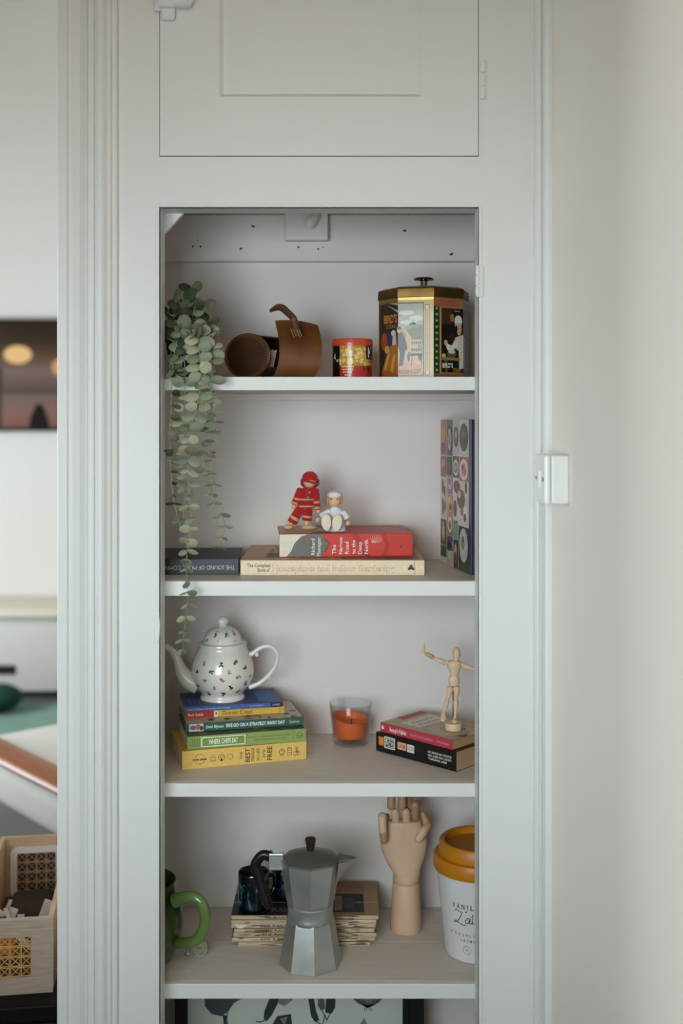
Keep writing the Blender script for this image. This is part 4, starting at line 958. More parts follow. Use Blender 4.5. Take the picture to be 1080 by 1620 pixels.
pr.line([(u(485), T*.6), (u(500), T*.66), (u(522), T*.58), (u(520), T*.42), (u(505), T*.33), (u(487), T*.42), (u(485), T*.6)], .0006, INK, 1)
pr.text('THE', u(577), T*.5, .0048, INK, 1, rot=PI/2, w=T*.42)
pr.text('BEST', u(620), T*.5, .0078, INK, 1, rot=PI/2, w=T*.74, bold=.015); pr.text('THINGS', u(655), T*.5, .0055, INK, 1, rot=PI/2, w=T*.74, bold=.01); pr.text('IN LIFE', u(690), T*.5, .0055, INK, 1, rot=PI/2, w=T*.66); pr.text('are', u(725), T*.5, .006, INK, 1, rot=PI/2, w=T*.45, shear=.25); pr.text('FREE', u(768), T*.5, .0082, INK, 1, rot=PI/2, w=T*.74, bold=.01)
pr.ring(u(850), T*.52, .0052, .0045, .0007, INK, 1); pr.line([(u(835), T*.3), (u(850), T*.42), (u(868), T*.28)], .0007, INK, 1); pr.line([(u(840), T*.62), (u(862), T*.5)], .0006, INK, 1)
for k in range(4): pr.line([(u(888), T*(.32+.12*k)), (u(915), T*(.32+.12*k))], .0006, INK, 1)
pr.line([(u(888), T*.28), (u(888), T*.70), (u(915), T*.70), (u(915), T*.28)], .0006, INK, 1)
for xx in (942, 962): pr.ring(u(xx), T*.38, .0035, .0035, .0006, INK, 1)
pr.line([(u(942), T*.38), (u(950), T*.62), (u(962), T*.38), (u(946), T*.52), (u(958), T*.62)], .0006, INK, 1); pr.ring(u(952), T*.66, .002, .002, .0006, INK, 1)
pr.build('spine_print', c, on_front)
# green
t, c, L, T, W = stacked('restaurant_guide', 'green paperback second from the bottom of the teapot stack', (296, 1186.5), (484, 1172.5), 20.5, .128, cov('green', (132, 152, 78), var=.02))
u = lambda x: (x-232)/(1017-232)*L; pr = Print(); GN = (46, 62, 26)
pr.rect(.0004, .0006, L-.0004, T-.0006, (146, 165, 94), 0)
pr.rect(u(322), T*.12, u(612), T*.88, (226, 232, 206), 1); pr.rect(u(330), T*.2, u(604), T*.8, (124, 150, 66), 2); pr.text('WHERE CHEFS EAT', u(466), T*.5, T*.36, (236, 240, 222), 3, w=u(562)-u(370), bold=.03)
for k, xx in enumerate((268, 282, 297, 310)): pr.text(('', 'UPDATED', 'EDITION', '')[k], u(xx), T*.5, .0022, GN, 1, rot=PI/2, w=T*.6) if k in (1, 2) else pr.line([(u(xx), T*.2), (u(xx), T*.8)], .0006, GN, 1)
pr.line([(u(617), T*.15), (u(617), T*.85)], .0006, GN, 1); pr.line([(u(930), T*.15), (u(930), T*.85)], .0006, GN, 1)
pr.text("A GUIDE TO CHEFS' FAVOURITE RESTAURANTS", u(772), T*.62, .0023, GN, 1, w=u(915)-u(630)); pr.text('IN THE UK & REPUBLIC OF IRELAND', u(772), T*.38, .0023, GN, 1, w=u(880)-u(665))
pr.ring(u(974), T*.5, .0048, .0052, .0006, GN, 1); pr.line([(u(974)-.006, T*.5), (u(974)+.006, T*.5)], .0006, GN, 1); pr.line([(u(974)-.004, T*.4), (u(974)+.004, T*.4)], .0005, GN, 1)
pr.build('spine_print', c, on_front)
TG = T; cg = c
pr = Print(); pr.rect(.002, .001, L-.002, .03, (70, 78, 46), 0)
rp = random.Random(9)
for k in range(40): pr.oval(rp.uniform(.02, L-.01), rp.uniform(.002, .026), rp.uniform(.003, .009), .002, rp.choice([(34, 40, 26), (96, 110, 70), (150, 140, 110), (60, 40, 34)]), 1+k*.02, 8)
pr.build('cover_print', cg, on_top(TG))
# teal
t, c, L, T, W = stacked('strategy_book', 'slim teal hardback in the middle of the teapot stack', (293, 1159), (480, 1147), 13.2, .120, cov('teal', (32, 88, 74), var=.02), hard=True)
u = lambda x: (x-218)/(997-218)*L; pr = Print(); WH_ = (232, 232, 222)
pr.rect(.0004, .0006, L-.0004, T-.0006, (46, 96, 82), 0); pr.rect(u(242), .0006, u(335), T-.0006, (226, 214, 206), 1); pr.oval(u(268), T*.5, .005, .004, (120, 110, 160), 2); pr.oval(u(300), T*.55, .005, .005, (190, 110, 84), 2); pr.oval(u(322), T*.4, .003, .004, (70, 60, 80), 2)
pr.text('Enid Blyton', u(408), T*.5, T*.34, WH_, 1, w=u(466)-u(352), shear=.3, bold=.02); pr.text('FIVE GO ON A STRATEGY AWAY DAY', u(678), T*.52, T*.40, WH_, 1, w=u(874)-u(484), bold=.045); pr.text('Quercus', u(935), T*.52, T*.34, WH_, 1, w=u(968)-u(902))
pr.build('spine_print', c, on_front)
pr = Print(); pr.rect(.002, .001, L-.002, W-.004, (206, 188, 166), 0)
for k in range(26): pr.oval(rp.uniform(L*.2, L-.01), rp.uniform(.004, .05), rp.uniform(.003, .010), rp.uniform(.003, .008), rp.choice([(96, 84, 110), (150, 120, 100), (70, 90, 84), (214, 206, 196), (84, 60, 60)]), 1+k*.02, 8)
pr.build('cover_print', c, on_top(T))
# red and yellow guide
t, c, L, T, W = stacked('coast_guide', 'thin red and yellow guidebook second from the top of the teapot stack', (294, 1137), (450, 1128), 11.4, .110, cov('guide_yellow', (214, 166, 52), var=.02))
u = lambda x: (x-224)/(872-224)*L; pr = Print()
pr.rect(.0004, .0005, L-.0004, T-.0005, (222, 180, 70), 0); pr.rect(.0003, .0005, u(404), T-.0005, (188, 48, 36), 1); pr.rect(u(408), .0005, u(432), T-.0005, (236, 226, 206), 1); pr.oval(u(420), T*.5, .0015, .003, (190, 80, 60), 2)
pr.text('Red Guide', u(288), T*.48, T*.42, (240, 214, 190), 2, w=u(338)-u(238), bold=.02); pr.text('Dorset Coast', u(562), T*.5, T*.56, (44, 36, 22), 1, w=u(662)-u(464)); pr.line([(u(840), T*.2), (u(840), T*.8)], .0012, (150, 110, 40), 1); pr.text('WARD', u(862), T*.5, .0022, (110, 76, 30), 1, rot=PI/2, w=T*.6)
pr.build('spine_print', c, on_front)
# blue
t, c, L, T, W = stacked('blue_booklet', 'thin blue paperback directly under the floral teapot', (291, 1127), (447, 1118), 7.8, .105, cov('blue', (60, 80, 124), var=.03))
u = lambda x: (x-210)/(858-210)*L; pr = Print()
pr.rect(.0003, .0004, L-.0003, T-.0004, (70, 96, 152), 0); pr.rect(u(778), .0003, L-.0002, T-.0003, (28, 34, 74), 1)
pr.text('DISCOVERING THE CAMEL AND MENDIP', u(375), T*.42, T*.32, (190, 206, 232), 1, w=u(510)-u(236)); pr.text('JOHN WRIGHT', u(685), T*.5, T*.32, (176, 196, 228), 1, w=u(732)-u(636)); pr.text('SHIRE', u(815), T*.5, T*.32, (214, 214, 226), 2, w=u(842)-u(792))
pr.build('spine_print', c, on_front)
pr = Print(); pr.rect(.004, .004, L-.03, W-.01, (58, 78, 128), 0)
for k in range(6): pr.rect(.012+.008*k, .01, .015+.008*k, W*.6, (84, 106, 152), 1)
pr.rect(L-.04, .01, L-.012, W-.012, (82, 112, 178), 1); pr.build('cover_print', c, on_top(T))
ztp = z
# --- teapot
sf = (CAM_Z-ztp)/(1112.5-HORIZON); TPY = Yof(sf)+.038
tp = thing('floral_teapot', 'white china teapot with scattered small flowers on the book stack', 'teapot', (at(351.8, 1112, TPY).x, TPY, ztp))
f = frame_of(240, 960, k_, TPY, tp.location); U = 1/k_*S(TPY); zz = lambda y: f(466, y).z
CHINA = mat('white_china', (232, 226, 218), .18, var=.01, coat=.4)
oy = zz(608); ZT = lambda y: max(0.0, zz(y)-oy)
bodyp = [(143, 612), (146, 606), (146, 598), (142, 588), (136, 578), (139, 568), (152, 552), (172, 528), (190, 498), (202, 462), (206, 430), (203, 398), (195, 362), (183, 328), (170, 300), (160, 280), (157, 270), (157, 264), (159, 250), (157, 242), (150, 240)]
BP = [(r*U, ZT(y)) for r, y in bodyp]; BP[0] = (143*U, 0)
M().lathe(BP, 56).build('body', CHINA, tp, 50)
lidp = [(146, 246), (142, 240), (128, 238), (124, 226), (119, 206), (110, 184), (95, 164), (72, 148), (45, 140), (26, 137), (24, 131), (31, 122), (37, 108), (36, 94), (29, 82), (16, 74), (3, 71)]
LP = [(r*U, ZT(y)) for r, y in lidp]
ld = M().lathe(LP, 48).build('lid', CHINA, tp, 50)
M().tube([f(300, 505), f(240, 478, -.003), f(196, 420, -.006), f(168, 350, -.008), f(140, 296, -.009), f(112, 268, -.010), f(92, 256, -.010)], [70*U, 60*U, 44*U, 30*U, 23*U, 19*U, 18*U], 18, 5).build('spout', CHINA, tp, 60)
hd = M().tube([f(618, 318), f(662, 306), f(700, 278), f(748, 258), f(796, 268), f(824, 308), f(822, 360), f(796, 414), f(756, 462), f(700, 505), f(640, 528)], [20*U, 16*U, 14*U, 14*U, 14*U, 14*U, 14*U, 14*U, 15*U, 15*U, 18*U], 14, 5); hd.ball(f(690, 312), (13*U, 10*U, 18*U)); hd.ball(f(772, 466), (10*U, 10*U, 14*U)); hd.build('handle', CHINA, tp, 60)
def interp(P, zv):
    for (r0, a0), (r1, a1) in zip(P[:-1], P[1:]):
        if a0 <= zv <= a1 and a1 > a0: return r0+(r1-r0)*(zv-a0)/(a1-a0)
    return P[-1][0]
FLC = {'g': [(36, 92, 60), (58, 116, 76), (30, 70, 50)], 'p': [(206, 142, 150), (186, 110, 130), (150, 100, 110)], 'o': [(214, 158, 44), (196, 120, 40), (60, 90, 50)], 'y': [(222, 182, 66), (200, 150, 50), (80, 96, 56)], 'v': [(50, 36, 58), (70, 44, 66), (34, 84, 52)]}
def floral(lst, P, parent):
    pr = Print(); rf = random.Random(21)
    for (x, y, kd) in lst:
        zc = ZT(y); r = interp(P, zc); sn = max(-.97, min(.97, (x-466)*U/r)); th = math.asin(sn)
        spots = [(th, zc)]
        for th_, z_ in [(a_*.05, b_) for a_, b_ in spots]:
            n = 6 if kd in 'g' else 5
            for k in range(n):
                a = rf.uniform(0, 2*PI); rr = rf.uniform(.0008, .0040); cc = FLC[kd][0 if k < n-3 else (1 if k < n-1 else 2)]
                pr.oval(th_+math.cos(a)*rr*.05/r, z_+math.sin(a)*rr, rf.uniform(.0014, .0026)*.05/r, rf.uniform(.0011, .0023), cc, k*.1, 8, rf.uniform(0, PI))
            pr.line([(th_, z_), (th_+.0022*rf.choice((-1, 1)), z_-.003)], .0006, (44, 88, 56), 0)
    def mp(u, v, h):
        r = interp(P, v)+h; return (r*math.sin(u/.05), -r*math.cos(u/.05), v)
    pr.build('floral_print', parent, mp, print_mat('china_print', .18, coat=.4))
tb0 = tp.children[0]
floral([(362, 347, 'p'), (475, 350, 'v'), (568, 345, 'g'), (315, 402, 'v'), (418, 398, 'g'), (530, 395, 'y'), (625, 385, 'v'), (368, 455, 'o'), (485, 445, 'p'), (588, 435, 'p'), (655, 445, 'p'), (325, 500, 'v'), (433, 497, 'p'), (540, 495, 'v'), (625, 488, 'g'), (390, 547, 'v'), (487, 545, 'g'), (577, 535, 'o')], BP[5:17], tb0)
floral([(428, 172, 'v'), (502, 174, 'g'), (370, 220, 'g'), (460, 222, 'y'), (550, 220, 'v'), (545, 170, 'p')], LP[3:9], ld)
# --- candle in a glass
sf = (CAM_Z-z3)/(1183-HORIZON); GY = Yof(sf)+.030
cg_ = thing('candle_glass', 'clear glass tumbler holding a burnt orange candle', 'candle', (at(554.8, 1180, GY).x, GY, z3+.0002))
sG = S(GY); rt, rb = 34.2*sG, 28*sG; hG = CAM_Z+(HORIZON-1111)*sG-z3
GL = glass_mat('clear_glass', (250, 252, 252), 0.0, 1.45)
M().lathe([(rb-.004, 0), (rb-.001, .0012), (rb, .004), (rt, hG-.001), (rt-.0006, hG), (rt-.0016, hG-.0005), (rb-.0012, .0125), (rb-.004, .0095), (.001, .009)], 48).build('tumbler', GL, cg_, 60)
ri = lambda q: (rb-.0012)+(rt-.0016-(rb-.0012))*((q-.0125)/(hG-.013))
hw = .047
m = M(); rings = []
for (fr_, zz_) in ((.93, .0128), (1, .0150), (1, .030), (1, .042)): rings.append([Vector((math.sin(2*PI*k/40)*(ri(zz_)-.0006)*fr_, -math.cos(2*PI*k/40)*(ri(zz_)-.0006)*fr_, zz_)) for k in range(40)])
def edge(k): a = 2*PI*k/40; return hw+.006*math.cos(a-math.radians(235))+.0008*math.sin(5*a)
rings.append([Vector((math.sin(2*PI*k/40)*(ri(edge(k))-.0006), -math.cos(2*PI*k/40)*(ri(edge(k))-.0006), edge(k))) for k in range(40)])
for (q1, q2) in ((.93, -.0006), (.86, -.003), (.80, -.009), (.5, -.013), (.1, -.014)): rings.append([Vector((math.sin(2*PI*k/40)*ri(hw)*q1, -math.cos(2*PI*k/40)*ri(hw)*q1, (edge(k) if q1 > .82 else hw)+q2)) for k in range(40)])
wx = mat('orange_wax', (232, 104, 36), .45, var=.03, scale=20); wx.node_tree.nodes['Principled BSDF'].inputs['Subsurface Weight'].default_value = .25; wx.node_tree.nodes['Principled BSDF'].inputs['Subsurface Radius'].default_value = (.01, .004, .002)
m.rings(rings).build('wax', wx, cg_, 50)
M().tube([(0, 0, .03), (.0006, 0, .038), (.002, 0, .044)], .0009, 6).build('wick', DARK, cg_)
# --- right-hand books
k2 = 4.0
z = z3
def placed(name, label, BL, BR, tpx_near, W, cover, **kw):
    global z
    a = gnd(*BL, z); b = gnd(*BR, z); T = tpx_near*S(b.y)
    a.y = min(a.y, BACK-.11)
    t, c, L = book(name, label, a, b, z, T, W, cover, **kw); z += T+.0004; return t, c, L, T
BLKC = cov('black', (18, 18, 19), var=.02, rough=.32)
d_ = gnd(594, 1181, z)
t, c, L, T = placed('logo_book', 'thick black paperback under the thinner book at right', (594, 1181), (721.5, 1221.5), 31.5, .118, BLKC, pages=PAGEY)
def uu(x):       # row position on the receding spine -> distance along it
    a = gnd(594, 1181, z3); b = gnd(721.5, 1221.5, z3); px = 500+x/k2; lo, hi = 0., 1.
    for _ in range(30):
        mid = (lo+hi)/2; p = a.lerp(b, mid); q_ = 540+p.x/S(p.y)
        if q_ < px: lo = mid
        else: hi = mid
    return lo*L
pr = Print(); W_ = (232, 228, 216)
pr.rect(uu(393), T*.34, uu(425), T*.80, (216, 124, 48), 0); pr.text('NO', (uu(393)+uu(425))/2, T*.60, T*.3, (232, 150, 80), 1, w=(uu(425)-uu(393))*.8, bold=.05)
pr.rect(uu(428), T*.26, uu(495), T*.88, W_, 0); pr.rect(uu(433), T*.32, uu(490), T*.82, (18, 18, 19), 1); pr.rect(uu(436), T*.35, uu(487), T*.79, W_, 2); pr.text('LOGO', (uu(436)+uu(487))/2, T*.57, T*.36, (18, 18, 19), 3, w=uu(484)-uu(439), bold=.05)
pr.rect(uu(512), T*.38, uu(565), T*.76, (236, 190, 150), 0); pr.text('NAOMI', (uu(512)+uu(565))/2, T*.57, T*.22, (190, 60, 40), 1, w=(uu(565)-uu(512))*.8, bold=.02)
pr.rect(uu(572), T*.36, uu(617), T*.76, W_, 0); pr.text('KLEIN', (uu(572)+uu(617))/2, T*.57, T*.22, (60, 56, 50), 1, w=(uu(617)-uu(572))*.8)
for k, (tx, w) in enumerate((('NO SPACE NO CHOICE', 1), ('NO JOBS NO LOGO', 1), ('TAKING AIM', .8))): pr.text(tx, uu(705)+(uu(855)-uu(705))*w/2, T*(.66-.17*k), T*.10, W_, 0, w=(uu(855)-uu(705))*w, bold=.02)
pr.build('spine_print', c, on_front)
t, c, L, T = placed('fables_book', 'thin pink-spined paperback with cream cover under the artist mannequin', (601, 1153.5), (716, 1187), 15.5, .112, cov('fables', (188, 66, 78), var=.03), pages=PAGEY)
pr = Print(); pr.rect(.0003, .0005, L-.0003, T-.0005, (190, 62, 80), 0); pr.text("Aesop's Fables", L*.25, T*.5, T*.46, (240, 214, 206), 1, w=L*.24, bold=.03); pr.text('Retold by the storytellers', L*.58, T*.5, T*.30, (226, 170, 172), 1, w=L*.30); pr.text('Vintage', L*.87, T*.5, T*.24, (226, 170, 172), 1, w=L*.16); pr.oval(L*.035, T*.5, .003, .0035, (236, 226, 214), 1)
pr.build('spine_print', c, on_front)
pr = Print(); WW = .112
pr.rect(.001, .001, L-.001, WW-.002, (196, 172, 142), 0); pr.rect(.001, .04, .02, WW-.002, (176, 70, 70), 1); pr.poly([(.03, .02), (.075, .02), (.075, .10), (.03, .10)], (226, 216, 198), 1)
pr.text("Aesop's", .045, .06, .009, (120, 110, 110), 2, rot=PI/2, w=.055, shear=.2); pr.text('Fables', .062, .06, .009, (120, 110, 110), 2, rot=PI/2, w=.05, shear=.2)
pr.oval(.125, .045, .045, .034, (206, 190, 160), 1, 20); pr.oval(.13, .05, .03, .02, (176, 166, 140), 2, 20); pr.poly([(.10, .06), (.135, .075), (.14, .065), (.11, .05)], (90, 96, 104), 3); pr.poly([(.15, .02), (.17, .03), (.16, .05)], (110, 78, 56), 3); pr.line([(.08, .03), (.10, .08), (.15, .09)], .0015, (170, 90, 84), 3)
pr.build('cover_print', c, on_top(T))
# --- artist mannequin
zm = z
sf = (CAM_Z-zm)/(1157-HORIZON); MY = Yof(sf)+.013
mn = thing('artist_mannequin', 'small jointed wooden artist mannequin with arms outstretched', 'mannequin', (at(717, 1157, MY).x, MY, zm))
f = frame_of(500, 1000, 4.0, MY, mn.location); U = 1/4.0*S(MY)
MW = mat('mannequin_wood', (230, 200, 166), .5, var=.07, scale=30, stretch=(1, 1, .15))
MW2 = mat('mannequin_wood_dark', (208, 156, 106), .5, var=.1, scale=30)
bt_ = f(868, 572).z
M().lathe([(52*U, 0), (54*U, .001), (54*U, bt_-.001), (52*U, bt_)], 28).build('base', MW, mn)
M().tube([(0, .003, bt_-.002), (-.0005, .003, f(862, 345).z)], .0011, 8, 1).build('support_rod', mat('rod_steel', (120, 116, 110), .35, .9), mn)
def part(name, p0, p1, prof, mm=MW, sq=1.0): return M().limb(p0, p1, [(t, r*U) for t, r in prof], 16, sq).build(name, mm, mn, 45)
M().ball(f(887, 138), (26*U, 30*U, 44*U)).build('head', MW, mn)
part('neck', f(880, 190), f(884, 165), [(0, 15), (1, 14)])
part('torso', f(874, 278), f(874, 180), [(-.02, 18), (0, 26), (.25, 32), (.65, 46), (.9, 48), (1.0, 36), (1.04, 14)], sq=.72)
part('waist', f(872, 285), f(873, 268), [(0, 22), (.5, 25), (1, 22)])
part('pelvis', f(872, 340), f(872, 278), [(-.05, 10), (.02, 28), (.3, 36), (.7, 35), (.98, 30), (1, 16)], sq=.8)
for xx, yy in ((825, 192), (922, 205)): M().ball(f(xx, yy), 14*U).build('joint', MW, mn)
part('upper_arm', f(822, 198), f(755, 168), [(0, 8), (.08, 14), (.5, 16), (.9, 11), (1, 7)])
M().ball(f(750, 166), 9*U).build('joint', MW, mn)
part('forearm', f(745, 162), f(692, 134), [(0, 9), (.1, 14), (.5, 15), (.92, 11), (1, 7)], MW2)
part('hand', f(680, 138), f(682, 68), [(0, 6), (.1, 12), (.4, 13), (.7, 8), (1, 2)], sq=.85)
part('upper_arm', f(926, 212), f(992, 232, -.004), [(0, 8), (.08, 14), (.5, 16), (.9, 11), (1, 7)])
M().ball(f(998, 234, -.004), 9*U).build('joint', MW, mn)
part('forearm', f(1003, 234, -.004), f(1058, 222, -.008), [(0, 9), (.1, 14), (.5, 15), (.92, 11), (1, 7)])
part('hand', f(1062, 222, -.008), f(1100, 190, -.010), [(0, 6), (.1, 12), (.4, 13), (.7, 8), (1, 2)], sq=.85)
part('thigh', f(852, 342), f(832, 420), [(0, 10), (.06, 20), (.4, 21), (.9, 14), (1, 9)])
part('shin', f(831, 426), f(808, 498, .004), [(0, 9), (.06, 16), (.35, 17), (.9, 10), (1, 7)])
part('foot', f(806, 500, .004), f(802, 566, -.012), [(0, 8), (.2, 14), (.7, 19), (.95, 14), (1, 6)], sq=.6)
part('thigh', f(888, 340), f(886, 412), [(0, 10), (.06, 20), (.4, 21), (.9, 14), (1, 9)])
part('shin', f(884, 424), f(880, 520), [(0, 9), (.06, 16), (.35, 17), (.9, 10), (1, 7)])
M().ball(f(884, 418), 11*U).build('joint', MW, mn); M().ball(f(831, 423), 11*U).build('joint', MW, mn)
p = f(876, 550, -.006); p.z = bt_+14*U
M().ball(p, (20*U, 36*U, 14*U)).build('foot', MW, mn); M().capsule(f(880, 520), p+Vector((0, .006, .002)), 8*U, 9*U).build('ankle', MW, mn)
# ================================================================ SHELF 4
z4 = SZ[3]
# --- green jug
JY = .145
jg = thing('green_jug', 'olive green glazed mug half hidden at the left of the lowest shelf', 'mug', (at(224, 1509, JY).x, JY, z4))
f = frame_of(240, 1300, 4.154, JY, jg.location); U = 1/4.154*S(JY)
GRN = mat('olive_glaze', (54, 74, 32), .22, var=.14, scale=14, coat=.4)
rim = f(0, 385).z
M().lathe([(.046, 0), (.052, .002), (.060, .018), (.0690, .045), (.0705, .062), (.0675, .085), (.060, .108), (.0575, rim-.006), (.0590, rim), (.0572, rim+.001), (.0545, rim-.004), (.054, .10), (.060, .06), (.05, .01)], 48).build('body', GRN, jg, 50)
M().tube([f(148, 520, -.030), f(200, 502, -.034), f(268, 492, -.040), f(318, 520, -.044), f(346, 585, -.046), f(350, 650, -.046), f(332, 720, -.045), f(300, 768, -.042), f(262, 790, -.036), f(170, 800, -.02)], [.0125, .010, .0092, .0090, .0090, .0090, .0090, .0090, .0088, .009], 16, 5).build('handle', mat('olive_glaze_light', (98, 122, 66), .2, var=.1, scale=14, coat=.4), jg, 60)
# --- clear tag hanging on the handle
cl = thing('clear_bow', 'clear plastic bow lying by the green mug handle', 'bow', gnd(308, 1513, z4))
f = frame_of(240, 1300, 4.154, cl.location.y, cl.location)
CLP = mat('frosted_film', (214, 208, 184), .25, var=.05); CLP.node_tree.nodes['Principled BSDF'].inputs['Transmission Weight'].default_value = .72; CLP.node_tree.nodes['Principled BSDF'].inputs['Roughness'].default_value = .25
def zc_(v): return Vector((v.x, v.y, max(v.z, .0008)))
for pts in ([(278, 800), (250, 808), (222, 838), (204, 880), (240, 888), (280, 868), (282, 830)], [(282, 806), (300, 790), (350, 790), (362, 830), (345, 870), (310, 885), (286, 850)]):
    P = [zc_(f(x, y)) for x, y in pts]; P.append(P[0])
    M().tube(P, .0009, 8, 4, (1, .5)).build('loop', mat('film_edge', (196, 190, 168), .3, var=.05), cl, 60)
    cen = sum(P[:-1], Vector())/(len(P)-1); m = M()
    m.sheet(lambda u, v: (lambda p: (cen.lerp(p, .12+.86*v)+Vector((0, -.004*math.sin(PI*v), 0)), Vector((0, -1, 0))))(P[0:-1][int(u*len(P[:-1])) % len(P[:-1])].lerp(P[0:-1][(int(u*len(P[:-1]))+1) % len(P[:-1])], (u*len(P[:-1])) % 1)), 28, 3, .0004).build('film', CLP, cl, 60)
M().ball(zc_(f(281, 812))+Vector((0, -.001, 0)), (.003, .003, .0035)).build('knot', mat('film_edge', (216, 206, 176), .3), cl)
# --- railway magazines
MY4 = gnd(480, 1497, z4).y
zz4 = z4; rg = random.Random(4)
mags = 7; tot = at(480, 1449, MY4).z-z4; mh = tot/mags
x0, x1 = at(367, 1470, MY4).x, at(597, 1470, MY4).x
ordl = ['lowest', 'second from the bottom', 'third from the bottom', 'middle', 'third from the top', 'second from the top', 'topmost']
MGP = mat('magazine_pages', (206, 186, 156), .9, var=.22, scale=120, stretch=(.25, .25, 6), bump=.4, bscale=200)
for k in range(mags):
    T = mh-.0003; dx0 = rg.uniform(-.003, .004) if 0 < k < 6 else (.010 if k == 0 else -.002); dx1 = rg.uniform(-.005, .003) if k else -.012
    w = (x1+dx1)-(x0+dx0); dpt = BACK-.008-MY4-rg.uniform(0, .01)
    mg = thing('railway_magazine', f'worn old railway magazine, {ordl[k]} of the stack behind the coffee pot', 'magazine', (x0+dx0, MY4+rg.uniform(0, .003), zz4+.0002), rg.uniform(-.006, .012), 'old railway magazines')
    def fan(zv): return zv
    m = M()
    n_ = 5
    for j in range(n_):
        j0 = T*j/n_; m.box((rg.uniform(0, .0016), rg.uniform(.0, .0012), j0), (w-rg.uniform(0, .003), dpt, j0+T/n_*.93))
    pg = m.build('pages', MGP, mg, 0)
    cvm = mat('mag_cover_tan', (150, 118, 82), .6, var=.15, scale=30) if k < 6 else mat('mag_cover_top', (150, 116, 80), .55, var=.15, scale=30)
    cvr = M().box((0, 0, T*.94), (w, dpt, T), .0002, 1).build('cover', cvm, mg, 0)
    pr = Print()
    names = ['', 'THE RAILWAY', 'THE RAILWAY', 'THE RAILWAY', 'THE RAILWAY', 'THE RAILWAY', 'THE RAILWAY']
    if k in (1, 2, 3, 4, 6): pr.text('THE RAILWAY MAGAZINE', w*.20, T*.5, T*.56, (58, 42, 30), 1, w=w*.48, align='L')
    for j in range(24):
        xx = rg.uniform(.002, w-.03); ww = rg.uniform(.008, .04); ya = rg.uniform(.05, .8); hh_ = rg.uniform(.06, .22); pr.poly([(xx, T*ya), (xx+ww*.5, T*(ya-hh_*.3)), (xx+ww, T*(ya+hh_*.2)), (xx+ww*.8, T*min(.98, ya+hh_)), (xx+ww*.2, T*min(.98, ya+hh_*.7))], rg.choice([(150, 110, 74), (96, 68, 46), (70, 50, 36), (226, 214, 192), (232, 220, 200), (120, 88, 60)]), j*.02)
    if k == 4: Print().poly([(.006, T*.9), (.03, T*.8), (.016, -.004)], (232, 222, 204), 1).build('torn_corner', pg, on_front)
    pr.build('worn_spine', pg, on_front)
    if k == 6:
        pr = Print()
        pr.rect(.0, .0, w*.62, dpt*.62, (26, 22, 20), 0); pr.rect(w*.62, .012, w-.026, dpt*.62, (22, 20, 20), 0); pr.rect(0, dpt*.36, w, dpt*.372, (206, 196, 180), 1)
        pr.rect(w*.70, .02, w*.75, dpt*.55, (132, 112, 88), 1); pr.rect(w*.77, .03, w*.83, dpt*.5, (64, 54, 46), 1); pr.rect(w-.024, 0, w, dpt, (160, 126, 88), 0)
        pr.text('RAILWAY', w*.42, .022, .016, (96, 88, 76), 1, w=w*.3, bold=.03)
        pr.build('cover_print', cvr, on_top(T))
    zz4 += mh
zmg = zz4
# --- glazed cups
CUPB = mat('black_blue_glaze', (10, 11, 14), .12, coat=.6)
def glaze():
    if 'runny_glaze' in MATS: return MATS['runny_glaze']
    m = bpy.data.materials.new('runny_glaze'); m.use_nodes = True; nt = m.node_tree; b = nt.nodes['Principled BSDF']
    tc = nt.nodes.new('ShaderNodeTexCoord'); mp = nt.nodes.new('ShaderNodeMapping'); mp.inputs['Scale'].default_value = (60, 60, 34); nt.links.new(tc.outputs['Object'], mp.inputs[0])
    n = nt.nodes.new('ShaderNodeTexNoise'); n.inputs['Scale'].default_value = 1.0; n.inputs['Detail'].default_value = 5; n.inputs['Distortion'].default_value = 1.2; nt.links.new(mp.outputs[0], n.inputs[0])
    r = nt.nodes.new('ShaderNodeValToRGB'); e = r.color_ramp.elements; e[0].position = .54; e[0].color = (.004, .005, .008, 1); e[1].position = .72; e[1].color = (*lin((120, 190, 206)), 1)
    x = r.color_ramp.elements.new(.58); x.color = (*lin((22, 70, 96)), 1)
    nt.links.new(n.outputs['Fac'], r.inputs[0]); nt.links.new(r.outputs[0], b.inputs['Base Color']); b.inputs['Roughness'].default_value = .12; b.inputs['Coat Weight'].default_value = .5
    MATS['runny_glaze'] = m; return m
def cup(label, px, Y, r, h, rot):
    o = thing('glazed_cup', label, 'cup', (at(px, 1440, Y).x, Y, zmg+.0004), rot, 'dark glazed cups')
    M().lathe([(r*.86, 0), (r*.97, .003), (r, .010), (r*.98, h*.5), (r, h-.002), (r*.97, h), (r*.9, h-.002), (r*.88, .008), (.001, .006)], 36).build('body', glaze(), o, 50)
    M().tube([(r*.95, 0, h*.78), (r*1.5, 0, h*.74), (r*1.62, 0, h*.48), (r*1.35, 0, h*.26), (r*.95, 0, h*.22)], .0042, 10, 4).build('handle', CUPB, o, 60)
s1 = (CAM_Z-zmg)/(1447-HORIZON); CYY = Yof(s1)+.027
hcup = (CAM_Z+(HORIZON-1378)*S(CYY))-zmg
cup('dark cup with blue runny glaze at the left on the magazines', 401, CYY, 24.5*S(CYY), hcup, math.radians(35))
cup('dark blue glazed cup mostly hidden behind the coffee pot handle', 452, CYY+.055, 24*S(CYY), hcup*.80, math.radians(200))
